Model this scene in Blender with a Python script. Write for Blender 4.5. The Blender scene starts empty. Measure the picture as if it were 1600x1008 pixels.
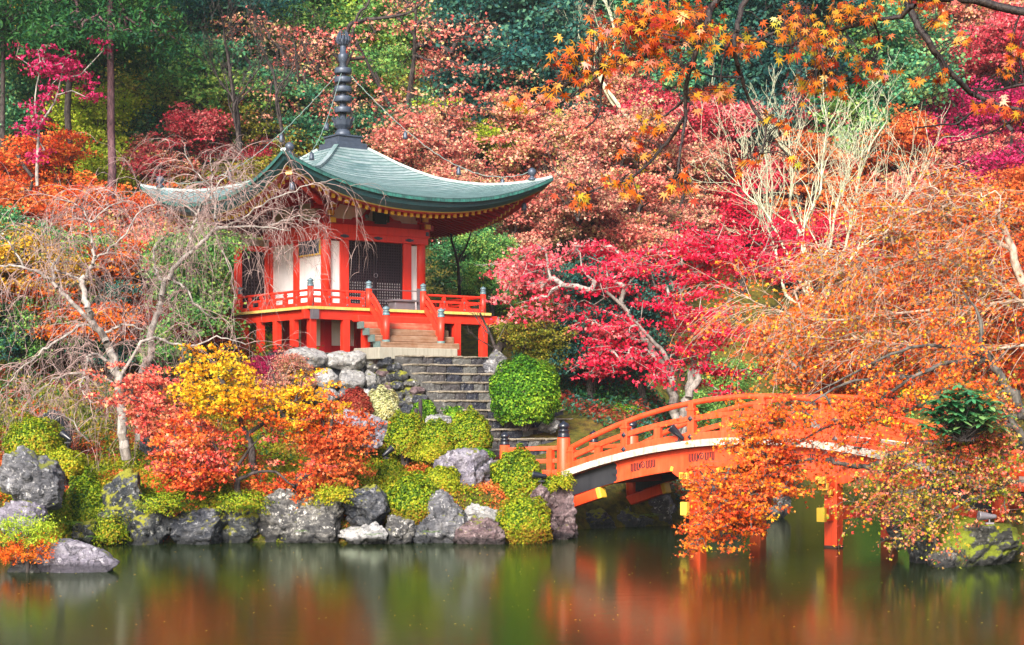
import bpy, math, random
import numpy as np
from mathutils import Vector, Matrix, noise

# ---------------------------------------------------------------- camera, sky, sun, exposure
S = bpy.context.scene
COL = S.collection
F, CX, CY, CH = 2600.0, 800.0, 632.0, 3.0          # focal length in pixels, horizon pixel, camera height
cam = bpy.data.cameras.new('camera'); camo = bpy.data.objects.new('camera', cam); COL.objects.link(camo)
cam.sensor_width = 36.0; cam.lens = F / 1600 * 36; cam.shift_y = (CY - 504) / 1600
cam.clip_end = 2000; cam.clip_start = 0.1
camo.location = (0, 0, CH); camo.rotation_euler = (math.pi / 2, 0, 0)
S.camera = camo
SUN_EL, SUN_ROT = math.radians(31), math.radians(197)   # rotation clockwise from +Y
wd = bpy.data.worlds.new('World'); S.world = wd; wd.use_nodes = True
wn = wd.node_tree.nodes; wl = wd.node_tree.links
sky = wn.new('ShaderNodeTexSky'); sky.sky_type = 'NISHITA'; sky.sun_disc = False
sky.sun_elevation = SUN_EL; sky.sun_rotation = SUN_ROT; sky.air_density = 1.0; sky.dust_density = 3.0
wl.new(sky.outputs[0], wn['Background'].inputs[0]); wn['Background'].inputs[1].default_value = 0.115
sl = bpy.data.lights.new('sun', 'SUN'); sl.energy = 4.0; sl.angle = math.radians(22); sl.color = (1, .95, .88)
so = bpy.data.objects.new('sun', sl); COL.objects.link(so)
sd = Vector((math.sin(SUN_ROT) * math.cos(SUN_EL), math.cos(SUN_ROT) * math.cos(SUN_EL), math.sin(SUN_EL)))
so.rotation_euler = sd.to_track_quat('Z', 'Y').to_euler()
S.view_settings.view_transform = 'Standard'; S.view_settings.look = 'None'
S.view_settings.gamma = 1; S.view_settings.exposure = 1.25
cy = S.cycles; cy.max_bounces = 6; cy.diffuse_bounces = 2; cy.glossy_bounces = 3; cy.transmission_bounces = 3
cy.transparent_max_bounces = 6; cy.volume_bounces = 0; cy.caustics_reflective = False; cy.caustics_refractive = False

# ---------------------------------------------------------------- helpers
def W(px, py, Y): return np.array([(px - CX) / F * Y, Y, CH - (py - CY) / F * Y])
def rng(s): return np.random.default_rng(abs(int(s)))

def mesh_np(name, v, f, mat=None, smooth=False):
    """v (N,3), f (M,k) of one face size"""
    v = np.asarray(v, np.float32); f = np.asarray(f, np.int32)
    me = bpy.data.meshes.new(name); M, k = f.shape
    me.vertices.add(len(v)); me.vertices.foreach_set('co', v.ravel())
    me.loops.add(M * k); me.loops.foreach_set('vertex_index', f.ravel())
    me.polygons.add(M); me.polygons.foreach_set('loop_start', np.arange(0, M * k, k, dtype=np.int32))
    if smooth: me.polygons.foreach_set('use_smooth', np.ones(M, bool))
    me.update(calc_edges=True)
    if mat: me.materials.append(mat)
    return me

def link(name, me, parent=None, loc=None):
    o = bpy.data.objects.new(name, me); COL.objects.link(o)
    if parent is not None: o.parent = parent
    if loc is not None: o.location = loc
    return o
def tag(o, label=None, cat=None, group=None, kind=None):
    if label: o['label'] = label
    if cat: o['category'] = cat
    if group: o['group'] = group
    if kind: o['kind'] = kind
    return o
def thing(name, label, cat, loc=(0, 0, 0), rz=0, group=None):
    o = bpy.data.objects.new(name, None); COL.objects.link(o); o.empty_display_size = .2
    o.location = loc; o.rotation_euler = (0, 0, rz)
    return tag(o, label, cat, group)

class MB:
    """collects shapes; build() links them as ONE mesh object"""
    def __init__(s): s.v = []; s.f = []; s.n = 0
    def add(s, v, f):
        s.v += [tuple(map(float, p)) for p in v]; s.f += [tuple(int(i) + s.n for i in q) for q in f]; s.n = len(s.v)
        return s
    def box(s, x0, x1, y0, y1, z0, z1, M=None):
        v = [Vector(p) for p in ((x0, y0, z0), (x1, y0, z0), (x1, y1, z0), (x0, y1, z0), (x0, y0, z1), (x1, y0, z1), (x1, y1, z1), (x0, y1, z1))]
        if M is not None: v = [M @ p for p in v]
        return s.add(v, [(3, 2, 1, 0), (4, 5, 6, 7), (0, 1, 5, 4), (1, 2, 6, 5), (2, 3, 7, 6), (3, 0, 4, 7)])
    def beam(s, p, q, w, h, up=(0, 0, 1)):
        """box section w x h swept from p to q"""
        p, q = Vector(p), Vector(q); d = (q - p).normalized(); u = Vector(up); r = d.cross(u).normalized(); u = r.cross(d)
        v = []
        for c in (p, q):
            for a, b in ((-1, -1), (1, -1), (1, 1), (-1, 1)): v.append(c + r * (a * w / 2) + u * (b * h / 2))
        return s.add(v, [(0, 1, 2, 3), (7, 6, 5, 4), (1, 0, 4, 5), (2, 1, 5, 6), (3, 2, 6, 7), (0, 3, 7, 4)])
    def strip(s, pts, w, h, side):
        """rectangular section following a polyline; side = fixed sideways direction"""
        pts = [Vector(p) for p in pts]; side = Vector(side).normalized(); v = []; f = []; n = len(pts)
        for i, c in enumerate(pts):
            d = (pts[min(i + 1, n - 1)] - pts[max(i - 1, 0)]).normalized(); u = side.cross(d).normalized()
            if u.z < 0: u = -u
            for a, b in ((-1, -1), (1, -1), (1, 1), (-1, 1)): v.append(c + side * (a * w / 2) + u * (b * h / 2))
        for i in range(n - 1):
            for k in range(4): f.append((4 * i + k, 4 * i + (k + 1) % 4, 4 * i + 4 + (k + 1) % 4, 4 * i + 4 + k))
        f += [(0, 3, 2, 1), (4 * n - 4, 4 * n - 3, 4 * n - 2, 4 * n - 1)]
        return s.add(v, f)
    def tube(s, pts, r, n=8):
        pts = [Vector(p) for p in pts]; m = len(pts); rs = r if hasattr(r, '__len__') else [r] * m; v = []; f = []
        ref = None
        for i, c in enumerate(pts):
            d = (pts[min(i + 1, m - 1)] - pts[max(i - 1, 0)]).normalized()
            if ref is None: ref = d.orthogonal().normalized()
            ref = (ref - d * ref.dot(d)).normalized(); b = d.cross(ref)
            for k in range(n):
                a = 2 * math.pi * k / n; v.append(c + (ref * math.cos(a) + b * math.sin(a)) * rs[i])
        for i in range(m - 1):
            for k in range(n): f.append((n * i + k, n * i + (k + 1) % n, n * i + n + (k + 1) % n, n * i + n + k))
        f += [tuple(range(n - 1, -1, -1)), tuple(range(n * (m - 1), n * m))]
        return s.add(v, f)
    def lathe(s, prof, c=(0, 0, 0), n=16):
        v = []; f = []; m = len(prof)
        for r, z in prof:
            for k in range(n):
                a = 2 * math.pi * k / n; v.append((c[0] + r * math.cos(a), c[1] + r * math.sin(a), c[2] + z))
        for i in range(m - 1):
            for k in range(n): f.append((n * i + k, n * i + (k + 1) % n, n * i + n + (k + 1) % n, n * i + n + k))
        f += [tuple(range(n - 1, -1, -1)), tuple(range(n * (m - 1), n * m))]
        return s.add(v, f)
    def build(s, name, mat, parent=None, smooth=False, bevel=0, loc=None):
        me = bpy.data.meshes.new(name); me.from_pydata(s.v, [], s.f); me.materials.append(mat)
        if smooth: me.polygons.foreach_set('use_smooth', np.ones(len(me.polygons), bool))
        o = link(name, me, parent, loc)
        if bevel:
            m = o.modifiers.new('bevel', 'BEVEL'); m.width = bevel; m.segments = 2; m.limit_method = 'ANGLE'
        return o

def catmull(pts, sub=4):
    p = np.asarray(pts, float); n = len(p)
    if n < 3: return np.array([p[0] + (p[-1] - p[0]) * t for t in np.linspace(0, 1, sub + 1)])
    q = np.vstack([2 * p[0] - p[1], p, 2 * p[-1] - p[-2]]); out = []
    for i in range(1, n):
        a, b, c, d = q[i - 1], q[i], q[i + 1], q[i + 2]
        for t in np.linspace(0, 1, sub, endpoint=False):
            out.append(.5 * (2 * b + (c - a) * t + (2 * a - 5 * b + 4 * c - d) * t * t + (3 * b - a - 3 * c + d) * t ** 3))
    out.append(p[-1]); return np.array(out)

def frusta(P0, P1, R0, R1, n=5):
    """many tapered cylinders at once -> v, f"""
    P0, P1 = np.asarray(P0, float), np.asarray(P1, float); d = P1 - P0; L = np.linalg.norm(d, axis=1, keepdims=True) + 1e-9; d = d / L
    P1 = P1 + d * np.asarray(R1, float)[:, None] * .45; P0 = P0 - d * np.asarray(R0, float)[:, None] * .2
    ref = np.where(np.abs(d[:, 2:3]) < .9, np.array([[0, 0, 1.]]), np.array([[1., 0, 0]]))
    u = np.cross(d, ref); u /= np.linalg.norm(u, axis=1, keepdims=True); w = np.cross(d, u)
    a = np.arange(n) * 2 * np.pi / n; m = len(P0)
    ring = u[:, None, :] * np.cos(a)[None, :, None] + w[:, None, :] * np.sin(a)[None, :, None]
    v = np.concatenate([P0[:, None, :] + ring * np.asarray(R0)[:, None, None], P1[:, None, :] + ring * np.asarray(R1)[:, None, None]], 1).reshape(-1, 3)
    k = np.arange(n); k2 = (k + 1) % n
    f = np.stack([k, k2, k2 + n, k + n], 1)[None] + (np.arange(m) * 2 * n)[:, None, None]
    return v, f.reshape(-1, 4)

def leaf_quads(P, size, g, up=.5, aspect=.7, nrm=None, jit=1.0, lobed=False):
    """one small folded leaf (4 corners) at each P"""
    N = len(P); n = g.normal(size=(N, 3)) * jit; n /= np.linalg.norm(n, axis=1, keepdims=True) + 1e-9
    if nrm is not None: n = n * .6 + nrm
    n[:, 2] += up; n /= np.linalg.norm(n, axis=1, keepdims=True) + 1e-9
    t = g.normal(size=(N, 3)); t -= n * (t * n).sum(1, keepdims=True); t /= np.linalg.norm(t, axis=1, keepdims=True) + 1e-9
    b = np.cross(n, t); s = np.asarray(size).reshape(-1, 1) * np.ones((N, 1)) * .5
    if lobed:
        v = np.stack([P - t * s * .75, P + b * s * 1.15 * aspect / .7 + t * s * .15 - n * s * .25, P + b * s * .28 + t * s * .25, P + t * s * 1.3 - n * s * .2, P - b * s * .28 + t * s * .25, P - b * s * 1.15 * aspect / .7 + t * s * .15 - n * s * .25], 1).reshape(-1, 3)
        return v, np.arange(6 * N).reshape(N, 6)
    v = np.stack([P - t * s, P + b * s * aspect + n * s * .18, P + t * s * 1.1, P - b * s * aspect + n * s * .18], 1).reshape(-1, 3)
    return v, np.arange(4 * N).reshape(N, 4)

# ---------------------------------------------------------------- materials
def new_mat(name):
    m = bpy.data.materials.new(name); m.use_nodes = True
    nt = m.node_tree; nt.nodes.clear(); return m, nt.nodes, nt.links
def ramp(N, stops):
    r = N.new('ShaderNodeValToRGB'); e = r.color_ramp.elements
    while len(e) < len(stops): e.new(.5)
    for i, (p, c) in enumerate(stops): e[i].position = p; e[i].color = (*c, 1)
    return r
def math_node(N, L, op, a, b=None, c=None):
    n = N.new('ShaderNodeMath'); n.operation = op
    for i, x in enumerate((a, b, c)):
        if x is None: continue
        if isinstance(x, (int, float)): n.inputs[i].default_value = x
        else: L.new(x, n.inputs[i])
    return n.outputs[0]
def noise_node(N, L, vec, scale, detail=3, rough=.55, dist=0):
    n = N.new('ShaderNodeTexNoise'); n.inputs['Scale'].default_value = scale; n.inputs['Detail'].default_value = detail
    n.inputs['Roughness'].default_value = rough; n.inputs['Distortion'].default_value = dist
    if vec is not None: L.new(vec, n.inputs['Vector'])
    return n.outputs[0]
def mix(N, L, fac, a, b, mode='MIX'):
    n = N.new('ShaderNodeMix'); n.data_type = 'RGBA'; n.blend_type = mode
    for i, x in ((0, fac), (6, a), (7, b)):
        if isinstance(x, (int, float)): n.inputs[i].default_value = x
        elif isinstance(x, tuple): n.inputs[i].default_value = (*x, 1)
        else: L.new(x, n.inputs[i])
    return n.outputs[2]
def out(N, L, sh):
    o = N.new('ShaderNodeOutputMaterial'); L.new(sh, o.inputs[0])
def bsdf(N, L, col, rough=.6, spec=.4, metal=0, bump=None, bstr=.3, bdist=.02):
    b = N.new('ShaderNodeBsdfPrincipled')
    if isinstance(col, tuple): b.inputs['Base Color'].default_value = (*col, 1)
    else: L.new(col, b.inputs['Base Color'])
    if isinstance(rough, (int, float)): b.inputs['Roughness'].default_value = rough
    else: L.new(rough, b.inputs['Roughness'])
    b.inputs['Specular IOR Level'].default_value = spec; b.inputs['Metallic'].default_value = metal
    if bump is not None:
        n = N.new('ShaderNodeBump'); n.inputs['Strength'].default_value = bstr; n.inputs['Distance'].default_value = bdist
        L.new(bump, n.inputs['Height']); L.new(n.outputs[0], b.inputs['Normal'])
    return b.outputs[0]

def leaf_mat(name, cols, clump=.9, trans=.35, spec=.12, rough=.5):
    """leaves: every leaf draws its own tone from cols; broad patches of the crown lean to one end of the range"""
    m, N, L = new_mat(name)
    geo = N.new('ShaderNodeNewGeometry'); tc = N.new('ShaderNodeTexCoord'); oi = N.new('ShaderNodeObjectInfo')
    nz = noise_node(N, L, tc.outputs['Object'], clump, 2)
    f = math_node(N, L, 'MULTIPLY_ADD', nz, 1.4, -.62)
    f = math_node(N, L, 'MULTIPLY_ADD', geo.outputs['Random Per Island'], .8, f)
    f = math_node(N, L, 'MULTIPLY_ADD', oi.outputs['Random'], .16, f)
    r = ramp(N, [(i / (len(cols) - 1), c) for i, c in enumerate(cols)]); L.new(f, r.inputs[0])
    b = bsdf(N, L, r.outputs[0], rough, spec)
    t = N.new('ShaderNodeBsdfTranslucent'); L.new(r.outputs[0], t.inputs[0])
    ms = N.new('ShaderNodeMixShader'); ms.inputs[0].default_value = trans; L.new(b, ms.inputs[1]); L.new(t.outputs[0], ms.inputs[2])
    out(N, L, ms.outputs[0]); return m

def bark_mat(name, dark, light, scale=14, rough=.85):
    m, N, L = new_mat(name); tc = N.new('ShaderNodeTexCoord')
    mp = N.new('ShaderNodeMapping'); mp.inputs['Scale'].default_value = (1, 1, .35); L.new(tc.outputs['Object'], mp.inputs[0])
    nz = noise_node(N, L, mp.outputs[0], scale, 5, .65)
    r = ramp(N, [(.35, dark), (.62, light)]); L.new(nz, r.inputs[0])
    out(N, L, bsdf(N, L, r.outputs[0], rough, .3, bump=nz, bstr=.6, bdist=.02)); return m

def paint_mat(name, col, wear, amount=.35, rough=.42, scale=2.2, spec=.45, streak=(9, 9, .8)):
    """old lacquer paint: blotchy fading, streaks running down, small scuffs"""
    m, N, L = new_mat(name); tc = N.new('ShaderNodeTexCoord'); ob = tc.outputs['Object']
    n1 = noise_node(N, L, ob, scale, 4, .6)
    mp = N.new('ShaderNodeMapping'); mp.inputs['Scale'].default_value = streak; L.new(ob, mp.inputs[0])
    n2 = noise_node(N, L, mp.outputs[0], 2.2, 4, .65); n3 = noise_node(N, L, ob, 40, 3, .7)
    f = math_node(N, L, 'MULTIPLY', n1, n2); f = math_node(N, L, 'MULTIPLY_ADD', f, 3.2 * amount, -.35 * amount)
    c = mix(N, L, f, col, wear)
    r = ramp(N, [(.66, (0, 0, 0)), (.74, (1, 1, 1))]); L.new(n3, r.inputs[0])
    c = mix(N, L, math_node(N, L, 'MULTIPLY', r.outputs[0], .35), c, tuple(x * .45 for x in col))
    n5 = noise_node(N, L, mp.outputs[0], 1.3, 5, .7, .4); rg = ramp(N, [(.50, (0, 0, 0)), (.72, (1, 1, 1))]); L.new(n5, rg.inputs[0])
    c = mix(N, L, math_node(N, L, 'MULTIPLY', rg.outputs[0], min(.6, amount * 1.1)), c, tuple(x * .42 for x in col))
    rr = math_node(N, L, 'MULTIPLY_ADD', n1, .4, rough - .2)
    out(N, L, bsdf(N, L, c, rr, spec, bump=n3, bstr=.08, bdist=.01)); return m

def plain_mat(name, col, rough=.6, spec=.4, metal=0, var=.25, scale=6):
    m, N, L = new_mat(name); tc = N.new('ShaderNodeTexCoord')
    n1 = noise_node(N, L, tc.outputs['Object'], scale, 4, .6)
    c = mix(N, L, math_node(N, L, 'MULTIPLY', n1, 1.0), tuple(x * (1 - var) for x in col), tuple(min(1, x * (1 + var)) for x in col))
    out(N, L, bsdf(N, L, c, rough, spec, metal, bump=n1, bstr=.1)); return m

def rock_mat(name, dark, mid, light, moss=.2, mosscol=(.16, .17, .02), wet=.0, lich=.5):
    m, N, L = new_mat(name); tc = N.new('ShaderNodeTexCoord'); ob = tc.outputs['Object']; oi = N.new('ShaderNodeObjectInfo')
    ad = N.new('ShaderNodeVectorMath'); ad.operation = 'MULTIPLY_ADD'
    L.new(oi.outputs['Random'], ad.inputs[0]); ad.inputs[1].default_value = (31, 17, 23); L.new(ob, ad.inputs[2]); p = ad.outputs[0]
    n1 = noise_node(N, L, p, 1.6, 6, .68, .6)
    mp = N.new('ShaderNodeMapping'); mp.inputs['Rotation'].default_value = (.5, .35, .2); mp.inputs['Scale'].default_value = (1.2, 1.2, 5); L.new(p, mp.inputs[0])
    n2 = noise_node(N, L, mp.outputs[0], 2.4, 6, .7, 1.2)
    f = math_node(N, L, 'ADD', math_node(N, L, 'MULTIPLY', n1, .6), math_node(N, L, 'MULTIPLY', n2, .5))
    r = ramp(N, [(.36, dark), (.54, mid), (.72, light)]); L.new(f, r.inputs[0])
    n3 = noise_node(N, L, p, 7, 5, .75); rl = ramp(N, [(.56, (0, 0, 0)), (.63, (1, 1, 1))]); L.new(n3, rl.inputs[0])
    c = mix(N, L, math_node(N, L, 'MULTIPLY', rl.outputs[0], min(1, lich * 1.7)), r.outputs[0], tuple(min(.8, x * 1.3 + .16) for x in light))
    n7 = noise_node(N, L, p, 11, 6, .78, .8); rq = ramp(N, [(.40, (0, 0, 0)), (.50, (1, 1, 1))]); L.new(n7, rq.inputs[0]); c = mix(N, L, math_node(N, L, 'MULTIPLY', math_node(N, L, 'SUBTRACT', 1, rq.outputs[0]), .6), c, tuple(x * .4 for x in dark))
    n6 = noise_node(N, L, p, 3.1, 5, .7, 1.5); rk = ramp(N, [(.30, (1, 1, 1)), (.43, (0, 0, 0))]); L.new(n6, rk.inputs[0])
    c = mix(N, L, math_node(N, L, 'MULTIPLY', rk.outputs[0], .75), c, tuple(x * .35 for x in dark))
    geo = N.new('ShaderNodeNewGeometry'); sx = N.new('ShaderNodeSeparateXYZ'); L.new(geo.outputs['Normal'], sx.inputs[0])
    n4 = noise_node(N, L, p, 3, 4, .65)
    mf = math_node(N, L, 'ADD', math_node(N, L, 'MULTIPLY', sx.outputs[2], .35), math_node(N, L, 'MULTIPLY_ADD', n7, .5, math_node(N, L, 'ADD', n4, -.25)))
    rm = ramp(N, [(.86 - moss * .6, (0, 0, 0)), (.95 - moss * .6, (1, 1, 1))]); L.new(mf, rm.inputs[0])
    n5 = noise_node(N, L, p, 26, 3, .7); mc = mix(N, L, n5, tuple(x * .45 for x in mosscol), tuple(x * 1.6 for x in mosscol))
    c = mix(N, L, rm.outputs[0], c, mc)
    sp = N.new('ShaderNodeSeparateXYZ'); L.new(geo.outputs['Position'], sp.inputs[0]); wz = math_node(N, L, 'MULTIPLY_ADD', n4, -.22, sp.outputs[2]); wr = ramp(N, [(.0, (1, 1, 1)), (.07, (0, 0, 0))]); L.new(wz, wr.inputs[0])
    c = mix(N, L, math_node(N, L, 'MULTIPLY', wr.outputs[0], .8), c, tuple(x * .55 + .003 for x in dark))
    h = math_node(N, L, 'ADD', math_node(N, L, 'MULTIPLY', n3, .5), math_node(N, L, 'MULTIPLY', n7, 1.2)); h = math_node(N, L, 'SUBTRACT', h, math_node(N, L, 'MULTIPLY', rk.outputs[0], .8))
    rough = math_node(N, L, 'MULTIPLY_ADD', rm.outputs[0], .3 + wet * .3, .62 - wet * .35)
    out(N, L, bsdf(N, L, c, rough, .45, bump=h, bstr=.9, bdist=.06)); return m

PAL = {
 'crimson': [(.22, .003, .015), (.60, .006, .04), (.80, .015, .07), (.86, .10, .13)],
 'rose':    [(.32, .01, .03), (.68, .035, .08), (.80, .14, .17), (.82, .32, .28)],
 'magenta': [(.22, .003, .04), (.48, .01, .10), (.66, .05, .17)],
 'salmon':  [(.42, .05, .05), (.70, .12, .11), (.80, .26, .20), (.80, .42, .28), (.50, .44, .14)],
 'pinkbrown': [(.34, .05, .05), (.64, .14, .12), (.76, .29, .22), (.78, .46, .32), (.44, .38, .14)],
 'rust':    [(.42, .03, .01), (.66, .10, .025), (.76, .18, .05), (.74, .32, .08)],
 'orange':  [(.46, .035, .01), (.76, .10, .012), (.84, .19, .018), (.84, .30, .03)],
 'fire':    [(.36, .02, .012), (.72, .07, .02), (.84, .18, .045), (.86, .34, .05)],
 'coral':   [(.48, .02, .03), (.76, .08, .07), (.84, .20, .14), (.84, .38, .2)],
 'gold':    [(.62, .15, .01), (.82, .34, .012), (.86, .50, .018), (.66, .60, .04)],
 'mustard': [(.28, .16, .015), (.60, .28, .02), (.70, .40, .03), (.34, .34, .04)],
 'lime':    [(.14, .26, .02), (.30, .46, .025), (.46, .56, .04), (.60, .60, .08)],
 'green':   [(.02, .09, .03), (.07, .24, .06), (.19, .40, .09), (.42, .52, .11)],
 'teal':    [(.012, .07, .05), (.04, .20, .11), (.11, .33, .15), (.32, .46, .15)],
 'darkteal': [(.006, .035, .04), (.018, .09, .09), (.04, .15, .12), (.10, .24, .14)],
 'olive':   [(.06, .09, .015), (.16, .20, .02), (.32, .32, .035), (.46, .28, .04)],
 'azalea':  [(.018, .055, .006), (.06, .13, .008), (.16, .25, .012), (.34, .39, .018), (.34, .22, .02)],
 'box':     [(.015, .07, .008), (.05, .16, .012), (.14, .30, .016), (.36, .50, .035)],
 'moss':    [(.05, .08, .006), (.17, .24, .01), (.36, .40, .02), (.46, .32, .02)],
 'browngreen': [(.10, .06, .01), (.2, .15, .012), (.26, .22, .015), (.30, .1, .02)],
 'maroon':  [(.10, .008, .01), (.22, .02, .018), (.34, .05, .03), (.3, .1, .05)],
 'cream':   [(.2, .24, .05), (.45, .46, .2), (.62, .6, .36), (.5, .42, .12)],
 'glossy':  [(.012, .09, .03), (.03, .19, .07), (.08, .30, .11), (.24, .42, .13)],
 'pinkgreen': [(.10, .14, .015), (.50, .10, .03), (.78, .20, .14), (.60, .42, .12), (.30, .36, .04)],
 'conifer': [(.006, .035, .02), (.012, .07, .03), (.03, .12, .03), (.05, .15, .03)],
}
LM = {}
def leafm(p):
    if p not in LM:
        LM[p] = leaf_mat('leaf_' + p, PAL[p], trans=.3 if p in ('glossy', 'conifer', 'darkteal') else .3, spec=.6 if p == 'glossy' else .12, rough=.3 if p == 'glossy' else .5)
    return LM[p]
BARK = bark_mat('bark_dark', (.012, .009, .01), (.07, .055, .05))
BARKG = bark_mat('bark_grey', (.10, .085, .08), (.38, .34, .31))
BARKP = bark_mat('bark_pale', (.15, .13, .12), (.38, .345, .31), 9)
BARKL = bark_mat('bark_lichen', (.30, .31, .2), (.56, .56, .4))
BARKM = bark_mat('bark_mottled', (.012, .010, .009), (.13, .12, .105), 8)
BARKT = bark_mat('bark_tan', (.16, .10, .07), (.52, .40, .31), 10)
BARKC = bark_mat('bark_cedar', (.02, .010, .014), (.15, .075, .085), 9)
# ---------------------------------------------------------------- terrain and water
POND = np.array([(-40, 9), (-40, 37.5), (-14, 36.2), (-11.5, 35.6), (-8, 35.9), (-4, 36), (-1, 36.2), (.5, 37), (1.3, 38.9), (2.2, 40.2), (4.5, 41.2), (5.6, 43.5),
                 (6.6, 48), (7.6, 57), (9.5, 60), (13.2, 60), (14, 48), (13, 42), (11.6, 37.5), (9.9, 34.6), (8.4, 33.2), (8.4, 32.2), (9.2, 31.6), (10.6, 31.0), (13, 26), (13, 12), (9, 9)], float)
HY = np.array([-60, 0, 8, 20, 30, 36, 38.5, 40, 42, 45, 50, 54, 60, 66, 75, 85, 100, 130, 220])
HZ = np.array([1.4, 1.4, 1.3, .9, .9, .8, 1.15, 1.3, 1.8, 2.7, 3.6, 4.6, 7.2, 10.5, 15.8, 21.5, 29, 40, 52])
PC, PTH, PZ = np.array([-5.0, 50.0]), math.radians(36.5), 4.35            # pagoda centre, turn, ground
PA, PB = np.array([math.cos(PTH), math.sin(PTH)]), np.array([-math.sin(PTH), math.cos(PTH)])
def pond_d(X, Y):
    X, Y = np.broadcast_arrays(np.asarray(X, float), np.asarray(Y, float)); d = np.full(X.shape, 1e9); ins = np.zeros(X.shape, bool); n = len(POND)
    for i in range(n):
        ax, ay = POND[i]; bx, by = POND[(i + 1) % n]; ex, ey = bx - ax, by - ay
        t = np.clip(((X - ax) * ex + (Y - ay) * ey) / (ex * ex + ey * ey), 0, 1)
        d = np.minimum(d, np.hypot(X - ax - t * ex, Y - ay - t * ey))
        c = ((ay > Y) != (by > Y)); c &= X < (bx - ax) * (Y - ay) / (by - ay + 1e-12) + ax; ins ^= c
    return np.where(ins, -d, d)
def ground_z(X, Y):
    X, Y = np.broadcast_arrays(np.asarray(X, float), np.asarray(Y, float))
    h = np.interp(Y, HY, HZ) + .25 * np.sin(X * .31 + 1) * np.sin(Y * .27) * np.clip((Y - 36) / 10, 0, 1)
    h = h + np.clip(-X - 7, 0, 30) * .09 * np.clip((Y - 37) / 6, 0, 1) + np.clip(X - 6, 0, 40) * .05 * np.clip((Y - 44) / 10, 0, 1)
    a = (X - PC[0]) * PA[0] + (Y - PC[1]) * PA[1]; b = (X - PC[0]) * PB[0] + (Y - PC[1]) * PB[1]
    q = np.maximum(np.abs(a) - 3.5, np.maximum(-3.05 - b, b - 4)); k = np.clip(1 - q / .6, 0, 1); k = k * k * (3 - 2 * k)
    h = h * (1 - k) + PZ * k
    d = pond_d(X, Y)
    return np.where(d > 0, np.minimum(h, -.35 + 1.3 * d), np.maximum(-1.3, -.35 + d * .9))
def gz(x, y): return float(ground_z(np.array([x]), np.array([y]))[0])

xs = np.concatenate([np.linspace(-170, -26, 18), np.linspace(-25, 22, 158), np.linspace(23, 170, 18)])
ys = np.concatenate([np.linspace(-60, 8, 14), np.linspace(9, 27, 30), np.linspace(27.3, 62, 118), np.linspace(63, 220, 50)])
GX, GY = np.meshgrid(xs, ys); GZ = ground_z(GX, GY)
for i in range(GX.shape[0]):
    for j in range(GX.shape[1]):
        if GZ[i, j] > .1 and 27 < GY[i, j] < 62: GZ[i, j] += .13 * noise.fractal(Vector((GX[i, j] * .9, GY[i, j] * .9, 0)), .8, 2, 4)
nx, ny = len(xs), len(ys); idx = np.arange(nx * ny).reshape(ny, nx)
gf = np.stack([idx[:-1, :-1], idx[:-1, 1:], idx[1:, 1:], idx[1:, :-1]], -1).reshape(-1, 4)
m, N, L = new_mat('forest_soil'); tc = N.new('ShaderNodeTexCoord'); ob = tc.outputs['Object']
n1 = noise_node(N, L, ob, .55, 5, .65); n2 = noise_node(N, L, ob, 5, 5, .7); n3 = noise_node(N, L, ob, 28, 4, .7)
r1 = ramp(N, [(.38, (.035, .028, .012)), (.5, (.10, .10, .012)), (.62, (.16, .09, .02))]); L.new(n1, r1.inputs[0])
r2 = ramp(N, [(.4, (.02, .018, .01)), (.56, (.14, .13, .015)), (.68, (.28, .12, .03))]); L.new(n2, r2.inputs[0])
c = mix(N, L, .55, r1.outputs[0], r2.outputs[0])
out(N, L, bsdf(N, L, c, .9, .2, bump=math_node(N, L, 'ADD', n2, n3), bstr=.9, bdist=.08)); SOIL = m
ground = tag(link('ground', mesh_np('ground', np.stack([GX, GY, GZ], -1).reshape(-1, 3), gf, SOIL, True)), kind='structure')

m, N, L = new_mat('pond_water'); tc = N.new('ShaderNodeTexCoord')
mp = N.new('ShaderNodeMapping'); mp.inputs['Scale'].default_value = (1, 2.2, 1); L.new(tc.outputs['Object'], mp.inputs[0])
w1 = noise_node(N, L, mp.outputs[0], 1.6, 3, .6)
bp = N.new('ShaderNodeBump'); bp.inputs['Strength'].default_value = .05; bp.inputs['Distance'].default_value = .05; L.new(w1, bp.inputs['Height'])
fr = N.new('ShaderNodeFresnel'); fr.inputs['IOR'].default_value = 1.33; df = N.new('ShaderNodeBsdfDiffuse'); df.inputs[0].default_value = (.008, .014, .003, 1)
gl = N.new('ShaderNodeBsdfGlossy'); gl.inputs['Roughness'].default_value = .135; gl.inputs['Color'].default_value = (.84, .95, .74, 1); L.new(bp.outputs[0], gl.inputs['Normal'])
ms = N.new('ShaderNodeMixShader'); L.new(math_node(N, L, 'MULTIPLY', fr.outputs[0], .85), ms.inputs[0]); L.new(df.outputs[0], ms.inputs[1]); L.new(gl.outputs[0], ms.inputs[2])
out(N, L, ms.outputs[0]); WATER = m
wm = MB().add([(-60, 5, 0), (40, 5, 0), (40, 70, 0), (-60, 70, 0)], [(0, 1, 2, 3)])
tag(wm.build('water', WATER), kind='structure')

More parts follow.
